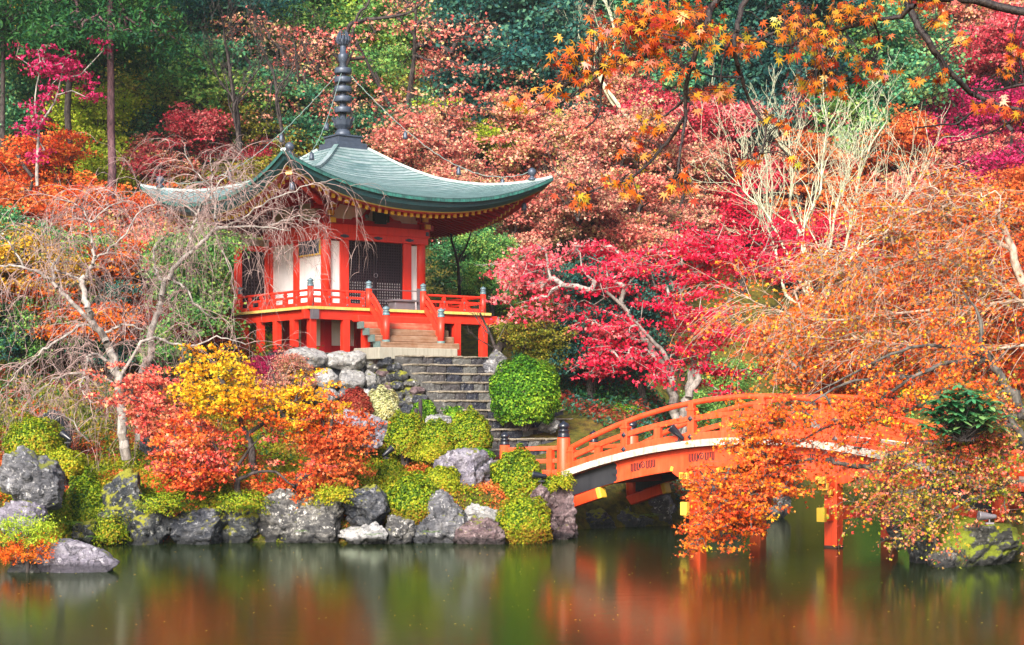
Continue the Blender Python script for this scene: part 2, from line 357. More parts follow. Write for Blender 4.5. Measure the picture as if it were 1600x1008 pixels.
# ---------------------------------------------------------------- boulders
def rock_mesh(name, radii, seed, mat, sub=5, cuts=11, rough=.10, flat=(.5, .85)):
    g = rng(seed); import bmesh
    bm = bmesh.new(); bmesh.ops.create_icosphere(bm, subdivisions=sub, radius=1.0)
    v = np.array([p.co[:] for p in bm.verts]); f = np.array([[x.index for x in q.verts] for q in bm.faces]); bm.free()
    for k in range(cuts):
        n = g.normal(size=3); n[2] *= .7; n /= np.linalg.norm(n); h = g.uniform(*flat)
        d = v @ n; v = v - np.outer(np.clip(d - h, 0, 9) * .93, n)
    lo, hi = v.min(0), v.max(0); v = (v - (lo + hi) / 2) / ((hi - lo) / 2)
    off = Vector(g.uniform(-50, 50, 3)); R = np.array(radii); rm = float(R.mean()); nn = v / np.linalg.norm(v, axis=1, keepdims=True)
    w = v * R
    dd = np.array([noise.fractal(Vector(p) * (1.1 / rm) + off, .6, 2.2, 6) * .9 - (1 - abs(noise.noise(Vector(p) * (1.9 / rm) + off)) * 2.2) ** 4 * .9 - (1 - abs(noise.noise(Vector(p) * (4.6 / rm) + off)) * 2) ** 3 * .35 + noise.noise(Vector(p) * (11 / rm) + off) * .12 for p in w])
    w = w + nn * (dd * rough * rm)[:, None]
    return mesh_np(name, w, f, mat, True)
RK = {
 'lilac': rock_mat('rock_lilac', (.05, .043, .06), (.19, .17, .215), (.40, .375, .42), .02, lich=.35),
 'grey': rock_mat('rock_grey', (.025, .026, .034), (.12, .12, .135), (.34, .33, .33), .12),
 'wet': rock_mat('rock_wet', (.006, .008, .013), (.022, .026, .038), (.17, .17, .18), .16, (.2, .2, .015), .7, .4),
 'wetmoss': rock_mat('rock_wet_moss', (.006, .008, .011), (.03, .034, .04), (.2, .2, .19), .36, (.22, .22, .015), .5, .4),
 'streak': rock_mat('rock_streaked', (.014, .014, .018), (.085, .082, .082), (.42, .40, .36), .12, (.2, .2, .02), .4, .6),
 'brown': rock_mat('rock_brown', (.02, .012, .016), (.12, .075, .08), (.34, .25, .25), .08, wet=.6, lich=.25),
 'white': rock_mat('rock_pale', (.10, .10, .105), (.34, .33, .33), (.60, .58, .55), .02, lich=.3),
 'pale': rock_mat('rock_wall_pale', (.14, .14, .145), (.46, .45, .44), (.70, .68, .65), .02, lich=.35),
 'moss': rock_mat('rock_moss', (.02, .02, .02), (.06, .06, .055), (.25, .24, .21), .72, (.2, .24, .015), .1, .4),
}
def boulder(box, Y, mat, label, seed, deep=.8, sink=.18, group=None, rough=.17, tilt=0, name='boulder', flat=(.5, .85)):
    x0, y0, x1, y1 = box; w = (x1 - x0) / F * Y * 1.1; h = (y1 - y0) / F * Y * (1 + sink)
    c = W((x0 + x1) / 2, (y0 + y1) / 2, Y); c[2] -= (y1 - y0) / F * Y * sink / 2; c[1] += w * deep * .25
    me = rock_mesh(name, (w / 2, w * deep / 2, h / 2), seed, RK[mat], rough=rough, flat=flat)
    o = link(name, me, None, c); o.rotation_euler = (0, tilt, 0)
    return tag(o, label, 'rock', group)
ROCKS = [
 ((-8, 698, 88, 785), 34.4, 'grey', 'large lilac grey boulder at the left edge below the mounded bush', .9),
 ((-6, 782, 70, 838), 33.2, 'lilac', 'purple grey boulder at the left edge just behind the little golden conifer', .8),
 ((152, 735, 222, 842), 35.9, 'wetmoss', 'upright dark boulder with a flat mossy top at the left of the shore', .8),
 ((190, 776, 270, 858), 35.6, 'wetmoss', 'blue black shore boulder streaked with yellow moss left of the ferns', .7),
 ((264, 798, 346, 860), 35.7, 'wet', 'blue black wedge boulder below the ferns at the water', .8),
 ((316, 783, 404, 858), 36.2, 'wetmoss', 'dark overhanging boulder with moss on its crest at the waterline', .8),
 ((396, 762, 470, 858), 36.2, 'streak', 'tall dark grey streaked slab under the orange maple at the water', .6),
 ((446, 772, 534, 860), 36.1, 'streak', 'broad grey streaked slab right of the tall slab at the water', .6),
 ((532, 758, 609, 826), 35.9, 'wet', 'big smooth blue black boulder overhanging the pale shore stones', .9),
 ((530, 818, 602, 858), 35.7, 'white', 'low pale mossy stone beneath the big smooth blue black boulder', .8),
 ((596, 806, 652, 856), 35.8, 'streak', 'small pale streaked stone below the green and brown shore mound', .8),
 ((640, 815, 682, 852), 36.0, 'wet', 'small dark stone low between shore mound and leaning slab', .8),
 ((664, 762, 730, 858), 36.0, 'grey', 'leaning grey green slab right of the green and brown shore mound', .6),
 ((714, 808, 786, 858), 35.8, 'brown', 'wet red brown stone at the waterline under the white topped stone', .8),
 ((722, 788, 782, 824), 36.3, 'white', 'white topped stone between leaning slab and brown based bush', .8),
 ((678, 702, 774, 770), 38.3, 'lilac', 'big pale lavender boulder in the middle of the moss slope', .8),
 ((820, 756, 870, 808), 37.2, 'brown', 'sharp dark purple stone beside the brown based bush', .8),
 ((856, 758, 900, 836), 37.4, 'brown', 'tall brown purple stone standing under the left end of the bridge', .8),
 ((864, 820, 897, 846), 37.0, 'brown', 'small pinkish stone in the water below the bridge end', .8),
 ((516, 640, 606, 700), 40.5, 'lilac', 'lilac boulder strewn with red leaves below the maroon bush', .8),
 ((666, 648, 704, 672), 40.8, 'white', 'small pale stone among the bushes left of the stone stairs', .8),
 ((622, 630, 648, 656), 41.8, 'wet', 'shiny blue black stone between pale bush and wooden stakes', .8),
 ((462, 736, 506, 774), 37.2, 'grey', 'grey stone on the bank behind the slender orange maple', .8),
 ((756, 546, 790, 580), 46.3, 'grey', 'grey slab stone at the right end of the pavilion terrace', .6),
 ((842, 652, 874, 674), 43.3, 'grey', 'small grey stone at the right end of the lowest stone steps', .8),
 ((60, 640, 108, 712), 39.5, 'wet', 'dark rock behind the left mounded bush', .8),
 ((216, 672, 260, 706), 38.9, 'wet', 'dark rock beside the foot of the bare cherry trees', .8),
 ((1196, 742, 1238, 814), 43.8, 'streak', 'pale streaked rock standing in the water beyond the bridge', .8),
 ((1474, 800, 1600, 894), 30.9, 'moss', 'large moss covered boulder at the right bank waterline', .7),
 ((1424, 812, 1482, 888), 31.5, 'wetmoss', 'dark mossy rock left of the large mossy boulder', .8),
 ((1390, 770, 1452, 850), 32.4, 'wetmoss', 'dark rock hidden in leaves under the right end of the bridge', .8),
 ((1452, 850, 1500, 890), 30.7, 'streak', 'low whitish stone at the foot of the large mossy boulder', .8),
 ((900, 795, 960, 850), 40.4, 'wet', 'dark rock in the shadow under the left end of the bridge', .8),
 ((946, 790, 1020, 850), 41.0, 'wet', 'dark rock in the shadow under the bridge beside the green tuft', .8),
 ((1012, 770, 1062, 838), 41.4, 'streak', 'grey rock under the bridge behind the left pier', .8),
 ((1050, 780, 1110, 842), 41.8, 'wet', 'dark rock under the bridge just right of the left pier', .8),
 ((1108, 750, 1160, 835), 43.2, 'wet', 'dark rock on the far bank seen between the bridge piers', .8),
 ((96, 806, 160, 850), 35.7, 'wetmoss', 'dark low rock at the water below the big left bush', .8),
]
for i, (bx, Y, mt, lb, dp) in enumerate(ROCKS): boulder(bx, Y, mt, lb, 100 + i, dp)
boulder((52, 842, 181, 906), 29.9, 'lilac', 'flat purple grey rock island standing in the pond at the left', 300, .7, .3, rough=.08, flat=(.45, .8))
boulder((10, 866, 66, 906), 29.8, 'streak', 'small whitish rock in the pond under the golden conifer', 301, .8, .3)

# ---------------------------------------------------------------- clipped bushes
def shell_points(n, g, radii, lump=.08, low=-.45, thick=.22, seed=0):
    p = g.normal(size=(n * 2, 3)); p /= np.linalg.norm(p, axis=1, keepdims=True); p = p[p[:, 2] > low][:n]
    s = seed * 1.7; l = 1 + lump * (np.sin(p[:, 0] * 5 + s) * np.sin(p[:, 1] * 4 + s * 2) + .7 * np.sin(p[:, 2] * 7 + p[:, 0] * 9 + s) + .5 * np.sin(p[:, 0] * 17 + s) * np.sin(p[:, 2] * 15 - s))
    l = l * (1 - thick * g.random(len(p)) ** 1.6)
    q = p
    return q * l[:, None] * np.array(radii), p
def bush(box, Y, pal, label, seed, n=9000, leaf=.055, name='bush', deep=.9, stem=True, group=None, lump=.07, up=.3, low=-.45, thick=.22, bark=None, pal2=None):
    g = rng(seed); x0, y0, x1, y1 = box; w = (x1 - x0) / F * Y; h = (y1 - y0) / F * Y
    c = W((x0 + x1) / 2, y1, Y); c[1] += w * deep * .3; root = thing(name, label, 'bush', c, group=group)
    zr = h / (1 - low * .85); ctr = np.array([0, 0, h - zr])
    n = int(n * 1.3); leaf *= .85; P, nr = shell_points(n, g, (w / 2, w * deep / 2, zr), lump, low, thick, seed)
    v, f = leaf_quads(P + ctr, leaf * g.uniform(.7, 1.3, len(P)), g, up, .75, nr * .9)
    link('foliage', mesh_np('foliage', v, f, leafm(pal)), root)
    if pal2:
        k = int(n * .5); q = P[P[:, 2] < -.05 * zr]; q = q[g.permutation(len(q))[:k]] * 1.02
        v, f = leaf_quads(q + ctr, leaf * g.uniform(.7, 1.3, len(q)), g, up, .75); link('foliage', mesh_np('foliage', v, f, leafm(pal2)), root)
    if stem:
        P0 = []; P1 = []; R0 = []; R1 = []
        for k in range(9):
            a = k * .7 + seed; e = np.array([math.cos(a) * w * .3, math.sin(a) * w * .28, h * (.5 + .06 * (k % 4))]); b = np.array([math.cos(a) * .06, math.sin(a) * .06, -.3]); mi = (e + b) / 2 + g.normal(size=3) * .05
            P0 += [b, mi]; P1 += [mi, e]; R0 += [.035, .026]; R1 += [.026, .01]
        v, f = frusta(P0, P1, R0, R1, 6); link('stem', mesh_np('stem', v, f, bark or BARK, True), root)
    return root
BUSHES = [
 ((763, 555, 879, 655), 42.6, 'box', 'big round clipped bush right of the stone stairs', 11000, .075, None),
 ((935, 631, 1022, 694), 45.5, 'box', 'flat domed clipped bush behind the left end of the bridge', 7000, .075, None),
 ((598, 738, 692, 824), 36.2, 'azalea', 'green mound with a browning lower side at the middle of the shore', 9000, .065, 'browngreen'),
 ((767, 700, 852, 780), 38.0, 'azalea', 'rounded yellow green bush just left of the bridge rail', 8500, .065, None),
 ((774, 776, 864, 850), 35.9, 'azalea', 'round bush with a brown base at the water left of the bridge', 9000, .065, 'browngreen'),
 ((600, 642, 664, 708), 40.4, 'azalea', 'loose yellow green bush below the wooden stakes', 5000, .065, None),
 ((652, 655, 712, 712), 40.0, 'azalea', 'loose yellow green bush in front of the small pale stone', 5000, .065, None),
 ((698, 640, 770, 708), 40.2, 'azalea', 'dome shaped yellow green bush at the left foot of the stone stairs', 6500, .065, None),
 ((642, 624, 682, 668), 41.4, 'box', 'small bright green bush touching the wooden stakes', 3500, .06, None),
 ((690, 636, 724, 662), 41.8, 'box', 'tiny bright green bush beside the stone steps', 2500, .06, None),
 ((528, 606, 580, 656), 41.6, 'maroon', 'dark red rounded bush below the pale stone wall', 5500, .06, None),
 ((568, 604, 624, 662), 42.0, 'cream', 'variegated cream and green bush beside the dark red bush', 4000, .065, None),
 ((3, 650, 92, 722), 37.8, 'azalea', 'mounded yellow green bush at the far left above the lilac boulder', 8000, .065, None),
 ((52, 762, 112, 846), 35.6, 'azalea', 'steep green bush above the water at the left', 6000, .065, None),
 ((92, 738, 166, 844), 35.9, 'azalea', 'tall shaggy bush draped with bare twigs right of the steep green bush', 8000, .065, None),
 ((658, 728, 720, 768), 37.8, 'moss', 'low yellow mound left of the big lavender boulder', 4500, .06, None),
 ((586, 720, 630, 760), 38.0, 'azalea', 'low green mound behind the shore mound', 3500, .06, None),
 ((724, 700, 772, 722), 39.0, 'box', 'low flat green mound peeping over the lavender boulder', 3000, .06, None),
 ((496, 700, 560, 750), 38.2, 'azalea', 'low bush between the slender orange maple and the black spotlight', 4000, .06, None),
 ((180, 756, 240, 800), 36.6, 'azalea', 'small leafy bush over the dark mossy boulders', 4000, .06, None),
 ((292, 744, 362, 806), 36.9, 'azalea', 'leafy bush under the orange maple above the ferns', 5000, .065, None),
 ((840, 744, 878, 770), 38.0, 'azalea', 'small yellow bush under the rail end of the bridge', 2500, .06, None),
 ((60, 700, 130, 745), 37.2, 'moss', 'straggly olive bush right of the large lilac grey boulder', 4000, .06, None),
 ((214, 768, 290, 802), 35.5, 'azalea', 'small bush spilling over the blue black shore boulders left of the fern', 2500, .05, None),
 ((340, 768, 420, 800), 35.8, 'azalea', 'small bush hanging over the crest of the dark overhanging boulder', 2500, .05, None),
 ((486, 756, 556, 786), 35.8, 'moss', 'olive tuft hanging over the broad grey streaked slab', 2200, .05, None),
 ((140, 800, 200, 850), 35.3, 'azalea', 'leafy green bush at the waterline under the flat topped dark boulder', 2500, .05, None),
 ((640, 694, 700, 722), 39.2, 'moss', 'low yellow moss cushion behind the big lavender boulder', 2500, .05, None),
 ((862, 736, 898, 764), 37.2, 'moss', 'yellow tuft above the tall brown purple stone', 1500, .045, None),
 ((680, 572, 700, 585), 46.0, 'box', 'tuft of weeds growing on the stone terrace edge', 300, .05, None),
]
for i, (bx, Y, pal, lb, n, lf, p2) in enumerate(BUSHES[:-1]): bush(bx, Y, pal, lb, 500 + i, n, lf, pal2=p2, stem=n > 2600, lump=(.06 if pal == 'box' else .09) if n > 2600 else .26, low=-.8 if pal == 'box' else -.68, thick=.28 if n > 2600 else .6)

# moss, grass and fallen leaves on the banks: uncountable
def cover(name, X0, X1, Y0, Y1, n, pals, seed, size=(.05, .1), lift=.06):
    g = rng(seed); x = g.uniform(X0, X1, n); y = g.uniform(Y0, Y1, n); d = pond_d(x, y)
    z = ground_z(x, y); c = np.sin(x * 1.3 + seed) * np.sin(y * 1.7) + .6 * np.sin(x * 3.1 + y * 2.3); q = (x * 0 + 1).astype(bool)
    a = (x - PC[0]) * PA[0] + (y - PC[1]) * PA[1]; b = (x - PC[0]) * PB[0] + (y - PC[1]) * PB[1]
    ok = (d > .25) & ~((a > -1.2) & (a < 2.6) & (b < -3)) & ~((np.abs(a) < 3.2) & (np.abs(b) < 3.2))
    h = np.abs(g.normal(size=n)) * lift * (1 + np.clip(c, 0, 2))
    for k, (pal, lo, hi) in enumerate(pals):
        w = ok & (c + g.normal(size=n) * .35 > lo) & (c + g.normal(size=n) * .35 < hi)
        if w.sum() < 4: continue
        P = np.stack([x, y, z + h + .02], 1)[w]
        v, f = leaf_quads(P, g.uniform(*size, len(P)), g, .8, .45)
        tag(link(name[k], mesh_np(name[k], v, f, leafm(pal))), kind='stuff')
cover(('moss', 'fallen_leaves', 'grass'), -13, 1.6, 35.9, 45.5, 150000, [('moss', -.1, 9), ('rust', -9, -.3), ('azalea', -.5, .4)], 5, (.045, .09))
cover(('moss', 'fallen_leaves', 'grass'), 6.8, 13.5, 28.5, 38, 45000, [('moss', .2, 9), ('rose', -9, .1), ('azalea', -.3, .5)], 6, (.05, .09))
cover(('undergrowth', 'fallen_leaves', 'low_plants'), 0, 13, 40, 58, 60000, [('conifer', .1, 9), ('maroon', -9, -.2), ('darkteal', -.4, .4)], 7, (.08, .15), .12)
cover(('undergrowth', 'fallen_leaves', 'low_plants'), -24, -5, 40, 58, 70000, [('olive', .3, 9), ('maroon', -9, -.2), ('conifer', -.4, .4)], 8, (.08, .15), .14)
g = rng(9); n = 420; x = g.uniform(-11, 11, n); y = 22 + 20 * g.random(n) ** 1.3; k = pond_d(x, y) < -.2; P = np.stack([x, y, x * 0 + .006], 1)[k]
nn = np.zeros_like(P); nn[:, 2] = 30
v, f = leaf_quads(P, g.uniform(.02, .045, len(P)), g, 30, .6, nn); tag(link('floating_leaves', mesh_np('floating_leaves', v, f, leafm('gold'))), kind='stuff')
# ---------------------------------------------------------------- materials of the buildings
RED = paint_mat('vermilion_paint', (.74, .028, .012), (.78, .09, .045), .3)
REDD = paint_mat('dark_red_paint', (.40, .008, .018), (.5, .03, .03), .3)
REDW = paint_mat('worn_red_wood', (.66, .05, .025), (.36, .20, .12), 1.1, .6, 5, streak=(.7, 7, 9))
WOOD = paint_mat('weathered_wood', (.20, .085, .035), (.40, .28, .2), .8, .7, 5, streak=(.7, 7, 9))
YEL = paint_mat('yellow_paint', (.75, .45, .03), (.7, .5, .15), .3)
YELE = paint_mat('yellow_edge', (.72, .46, .07), (.72, .60, .35), .5, .6)
WHT = paint_mat('white_plaster', (.80, .77, .76), (.66, .62, .6), .25, .8, spec=.2)
CONC = paint_mat('pale_concrete', (.38, .36, .30), (.24, .22, .17), .6, .85, spec=.2)
LATT = paint_mat('dark_lattice', (.022, .010, .016), (.045, .03, .035), .4, .6)
NAVY = paint_mat('navy_board', (.012, .035, .07), (.03, .09, .12), .6, .5)
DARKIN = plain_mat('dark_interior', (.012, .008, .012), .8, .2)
BRONZE = plain_mat('dark_bronze', (.055, .07, .10), .45, .5, .3, .5, 9)
PATINA = plain_mat('patina_cap', (.13, .20, .23), .5, .5, .2, .5, 14)
FASC = paint_mat('teal_black_fascia', (.012, .045, .055), (.03, .10, .10), .5, .45)
VERD = paint_mat('verdigris_edge', (.035, .19, .15), (.015, .05, .05), 1.4, .55, 5)
GREENB = plain_mat('dark_green_board', (.008, .035, .035), .5)
GREYM = plain_mat('grey_metal', (.20, .18, .20), .5, .5, .4)
BLACK = plain_mat('black_lacquer', (.012, .014, .022), .28, .6)
TEALF = plain_mat('teal_fitting', (.13, .20, .19), .6, .4, .2, .6, 30)
m, N, L = new_mat('copper_roof'); tc = N.new('ShaderNodeTexCoord'); ob = tc.outputs['Object']
n1 = noise_node(N, L, ob, .9, 5, .6); n2 = noise_node(N, L, ob, 9, 5, .7); geo = N.new('ShaderNodeNewGeometry')
f = math_node(N, L, 'ADD', math_node(N, L, 'MULTIPLY', n1, .7), math_node(N, L, 'MULTIPLY', n2, .35))
f = math_node(N, L, 'MULTIPLY_ADD', geo.outputs['Random Per Island'], .16, f)
r = ramp(N, [(.36, (.035, .09, .095)), (.48, (.105, .175, .18)), (.62, (.28, .335, .34)), (.8, (.10, .20, .185))]); L.new(f, r.inputs[0])
out(N, L, bsdf(N, L, r.outputs[0], .42, .5, .15, bump=n2, bstr=.12, bdist=.01)); COPPER = m

# ---------------------------------------------------------------- pavilion
P = thing('pavilion', 'red and white temple pavilion with curved green copper roof and tall bronze spire', 'temple', (PC[0], PC[1], PZ), PTH)
V = 1.365
GIB = [(0, 0), (1.08, 0), (1.08, .35), (.98, .4), (.98, 1.0), (1.06, 1.04), (1.06, 1.2), (.72, 1.3), (.72, 1.45), (1.02, 1.6), (1.05, 1.95), (.8, 2.3), (.3, 2.5), (.06, 2.75), (0, 2.75)]
def giboshi(parent, c, r, mat, name='post_cap', k=1.0):
    return MB().lathe([(max(a * r, .002), b * r * k) for a, b in GIB], c, 16).build(name, mat, parent, True)
def P_box(name, mat, *boxes, bevel=.008):
    b = MB()
    for q in boxes: b.box(*q)
    return b.build(name, mat, P, bevel=bevel)
P_box('plinth', CONC, (-2.15, 2.15, -2.1, 2.1, -.3, .12))
# veranda
P_box('veranda_floor', WOOD, (-2.86, 3.28, -2.82, 1.72, V - .075, V))
P_box('floor_edge', YELE, (-2.9, 3.34, -2.87, -2.82, V - .07, V + .012))
P_box('floor_edge', YELE, (-2.91, -2.86, -2.82, 1.74, V - .07, V + .012))
P_box('floor_edge', YELE, (3.28, 3.33, -2.82, 1.72, V - .07, V + .012))
P_box('edge_beam', RED, (-2.98, 3.62, -2.78, -2.62, V - .34, V - .078))
P_box('edge_beam', RED, (-2.78, -2.62, -2.62, 1.72, V - .33, V - .08))
P_box('edge_beam', RED, (3.07, 3.22, -2.62, 1.72, V - .33, V - .08))
def plate(c, ax, s=.12):
    b = MB()
    for k in range(1):
        x, y, z = c
        if ax == 'a': b.box(x - .02, x + .02, y - s, y + s, z - s, z + s); b.box(x - .035, x + .035, y - s * .4, y + s * .4, z - s * .4, z + s * .4)
        else: b.box(x - s, x + s, y - .02, y + .02, z - s, z + s); b.box(x - s * .4, x + s * .4, y - .035, y + .035, z - s * .4, z + s * .4)
    return b
plate((-2.70, -2.86, V - .21), 'b', .135).build('metal_plate', GREYM, P); plate((3.63, -2.70, V - .21), 'a', .12).build('metal_plate', GREYM, P)
for a in (-2.7, -1.62, -.95, 1.0, 2.18, 3.15): P_box('veranda_post', RED, (a - .105, a + .105, -2.79, -2.6, -.32, V - .3), bevel=.01)
for b in (-1.7, -.7, .3, 1.3): P_box('veranda_post', RED, (-2.79, -2.6, b - .1, b + .1, -.32, V - .3), bevel=.01)
for b in (-1.0, .6): P_box('veranda_post', RED, (3.06, 3.25, b - .1, b + .1, -.32, V - .3), bevel=.01)
# under the floor: hall footing
P_box('footing_wall', WHT, (-1.6, 1.6, -1.6, 1.6, .34, V - .12), bevel=0)
P_box('footing_sill', REDD, (-1.7, 1.7, -1.7, 1.7, .12, .34))
for a in (-1.62, -.55, .55, 1.62): P_box('footing_post', REDD, (a - .12, a + .12, -1.74, -1.5, .1, V - .1))
for b in (-.5, .6): P_box('footing_post', REDD, (-1.74, -1.5, b - .12, b + .12, .1, V - .1))

def railing(p, q, n):
    """low three-rail balustrade from p to q (local a,b)"""
    p, q = np.array(p, float), np.array(q, float); t = MB(); mid = MB()
    def at(s, z): c = p + (q - p) * s; return (c[0], c[1], z)
    t.tube([at(0, V + .47), at(1, V + .47)], .036, 10); t.beam(at(0, V + .29), at(1, V + .29), .06, .065); t.beam(at(0, V + .075), at(1, V + .075), .085, .11)
    L_ = np.linalg.norm(q - p)
    for i in range(n + 1):
        s = i / n if 0 < i < n else (.04 / L_ if i == 0 else 1 - .04 / L_)
        t.beam(at(s, V + .12), at(s, V + .38), .07, .07, (1, .01, 0)); t.beam(at(s, V + .36), at(s, V + .40), .1, .1, (1, .01, 0)); t.beam(at(s, V + .40), at(s, V + .45), .075, .075, (1, .01, 0))
        if i < n:
            for k in (.16, .84): t.beam(at((i + k) / n, V + .12), at((i + k) / n, V + .27), .035, .05, (1, .01, 0))
    o = t.build('railing', RED, P)
    for i in range(n + 1):
        for z in (.075, .29): mid.lathe([(.025, -.006), (.025, .006)], (0, 0, 0), 8)
    d = (q - p) / L_; nn = np.array([d[1], -d[0]]); st = MB()
    for i in range(n + 1):
        s = i / n if 0 < i < n else (.06 / L_ if i == 0 else 1 - .06 / L_)
        for z, off in ((.08, .048), (.29, .036)):
            c = np.array(at(s, V + z)); c[:2] += nn * off; st.beam(tuple(c - np.array([*nn, 0]) * .006), tuple(c + np.array([*nn, 0]) * .008), .05, .05)
    st.build('rail_studs', GREYM, o)
railing((-2.74, -2.7), (-1.0, -2.7), 3); railing((1.02, -2.7), (3.15, -2.7), 3)
railing((-2.74, 1.6), (-2.74, -2.7), 6); railing((3.15, -2.7), (3.15, 1.6), 5)
def newel(a, b, z0, h, r=.088, mat=RED):
    o = MB().lathe([(r, 0), (r, h)], (a, b, z0), 18).build('newel_post', mat, P, True); o.data.polygons.foreach_set('use_smooth', [len(p.vertices) == 4 for p in o.data.polygons])
    giboshi(o, (a, b, z0 + h), r, PATINA); return o
for a, b in ((-2.74, -2.7), (3.15, -2.7), (-.88, -2.76), (.97, -2.76), (-2.74, 1.55)): newel(a, b, V - .05, .62)
for a in (-.88, .97):
    o = newel(a, -3.68, .42, .72, .1); MB().lathe([(.112, 0), (.112, .2)], (a, -3.68, .26), 18).build('base_fitting', TEALF, o, True)
    # stair rails bending down
    for z0, z1, r in ((V + .47, 1.02, .036), (V + .30, .86, .03), (V + .06, .5, .055)):
        pts = []
        for t in np.linspace(0, 1, 9): pts.append((a, -2.80 - .86 * t, z0 + (z1 - z0) * (t ** 1.35)))
        (MB().tube(pts, r, 8) if r < .05 and z0 > V + .4 else MB().strip(pts, .07, r * 2.6, (1, 0, 0))).build('stair_rail', RED, P)
# wooden stair of log treads
mats = [RED, REDW, WOOD, WOOD, WOOD]
for i in range(5):
    z1 = V - .20 - .19 * i; b0 = -2.9 - .175 * i; ext = .14 * (4 - i)
    o = P_box('stair_tread', mats[i], (-1.16 - .0 - ext * .5 if i < 4 else -1.16, 1.26 + (.07 * i), b0 - .2, b0 + .12, z1 - .19, z1 - .004), bevel=.025)
    if i > 0:
        xl = (-1.16 - ext * .5) if i < 4 else -1.16
        MB().box(xl - .03, xl + .012, b0 - .21, b0 + .1, z1 - .195, z1 + .003).build('end_fitting', TEALF, o)
P_box('stone_landing', CONC, (-1.5, 1.12, -4.3, -2.95, -.10, .225), bevel=.02)
# hall ----------------------------------------------------------
HW = 1.62; ZT = 4.5
def column(a, b, r=.15): return MB().lathe([(r, V), (r, ZT)], (a, b, 0), 20).build('column', RED, P, True)
for a, b in ((-HW, -HW), (HW, -HW), (-HW, 0), (-HW, HW), (HW, 0), (HW, HW)): column(a, b)
for a in (-1.05, 1.1): P_box('door_post', RED, (a - .14, a + .14, -HW - .1, -HW + .1, V, 3.42))
for a0, a1 in ((-1.5, -1.17), (1.22, 1.5)): P_box('wall_panel', WHT, (a0, a1, -HW - .03, -HW + .03, V, 3.36), bevel=0)
for b0, b1 in ((-1.5, -.14), (.14, 1.5)):
    P_box('wall_panel', WHT, (-HW - .03, -HW + .03, b0, b1, V, 3.46), bevel=0); P_box('wall_panel', WHT, (HW - .03, HW + .03, b0, b1, V, 3.46), bevel=0)
P_box('wall_panel', WHT, (-1.5, 1.5, HW - .03, HW + .03, V, 3.46), bevel=0)
def band(name, mat, z0, z1, o, front=True):
    P_box(name, mat, (-HW - o, HW + o, -HW - o, -HW + o, z0, z1)); P_box(name, mat, (-HW - o, -HW + o, -HW + o, HW - o, z0, z1)); P_box(name, mat, (HW - o, HW + o, -HW + o, HW - o, z0, z1)); P_box(name, mat, (-HW - o, HW + o, HW - o, HW + o, z0, z1))
band('sill_beam', RED, V, V + .1, .12); band('lintel_beam', RED, 3.40, 3.60, .17); band('head_beam', RED, 3.60, 3.84, .20)
band('frieze_panel', WHT, 3.98, 4.62, .05); band('frieze_beam', REDD, 3.84, 4.0, .13)
for a in (-1.1, 0.03, 1.12):
    b = MB()
    for dx, s in ((-.12, .035), (-.06, .05), (0, .07), (.06, .05), (.12, .035)): b.box(a + dx - s * .6, a + dx + s * .6, -HW - .19, -HW - .172, 3.50 - s * .7, 3.50 + s * .7)
    b.build('metal_ornament', BRONZE, P)
P_box('beam_boss', BRONZE, (HW + .06, HW + .16, -HW - .23, -HW - .2, 3.66, 3.78))
# curved ends and frog-leg strut in the frieze
def prism(out2, b0, b1):
    n = len(out2); return MB().add([(a, b0, z) for a, z in out2] + [(a, b1, z) for a, z in out2], [tuple(range(n)), tuple(range(2 * n - 1, n - 1, -1))] + [(i, n + i, n + (i + 1) % n, (i + 1) % n) for i in range(n)])
for s in (-1, 1):
    prism([(s * a + .03, z) for a, z in ((.12, 4.56), (.22, 4.56), (.30, 4.38), (.42, 4.2), (.58, 4.08), (.80, 4.06), (.86, 4.0), (.44, 4.0), (.34, 4.08), (.24, 4.25))][::s], -HW - .12, -HW - .07).build('frog_leg_strut', REDD, P)
    prism([(s * a, z) for a, z in ((1.62, 4.6), (1.24, 4.6), (1.22, 4.45), (1.30, 4.3), (1.42, 4.22), (1.40, 4.12), (1.62, 4.0))][::s], -HW - .12, -HW - .07).build('carved_bracket', REDD, P)
b = MB(); b.box(-.17, .23, -HW - .34, -HW - .28, 3.9, 4.52, Matrix.Rotation(-.16, 4, 'X') if False else None); nb = b.build('name_board', GREENB, P, bevel=.01)
for x in (-.24, .26): MB().box(x, x + .05, -HW - .36, -HW - .30, 3.96, 4.46).build('board_frame', GREENB, nb)
for s in (-1, 1): MB().lathe([(.001, 0), (.06, .02), (.075, .07), (.04, .12), (.001, .14)], (.03 + s * .36, -HW - .11, 4.05), 10).build('carved_flower', PATINA, P, True)
for a in (-HW, HW): # brackets with yellow noses on the corner columns
    for z, l in ((3.90, .42), (4.12, .30), (4.32, .45)):
        o = P_box('corner_bracket', REDD, (a - .08, a + .08, -HW - l, -HW + .1, z - .07, z + .09)); MB().box(a - .083, a + .083, -HW - l - .008, -HW - l + .06, z - .06, z + .08).build('bracket_nose', YEL, o)
        o = P_box('corner_bracket', REDD, (a + (1 if a > 0 else -1) * .1 - .0, a + (1 if a > 0 else -1) * l, -HW - .08, -HW + .08, z - .07, z + .09) if a > 0 else (a - l, a - .1, -HW - .08, -HW + .08, z - .07, z + .09))
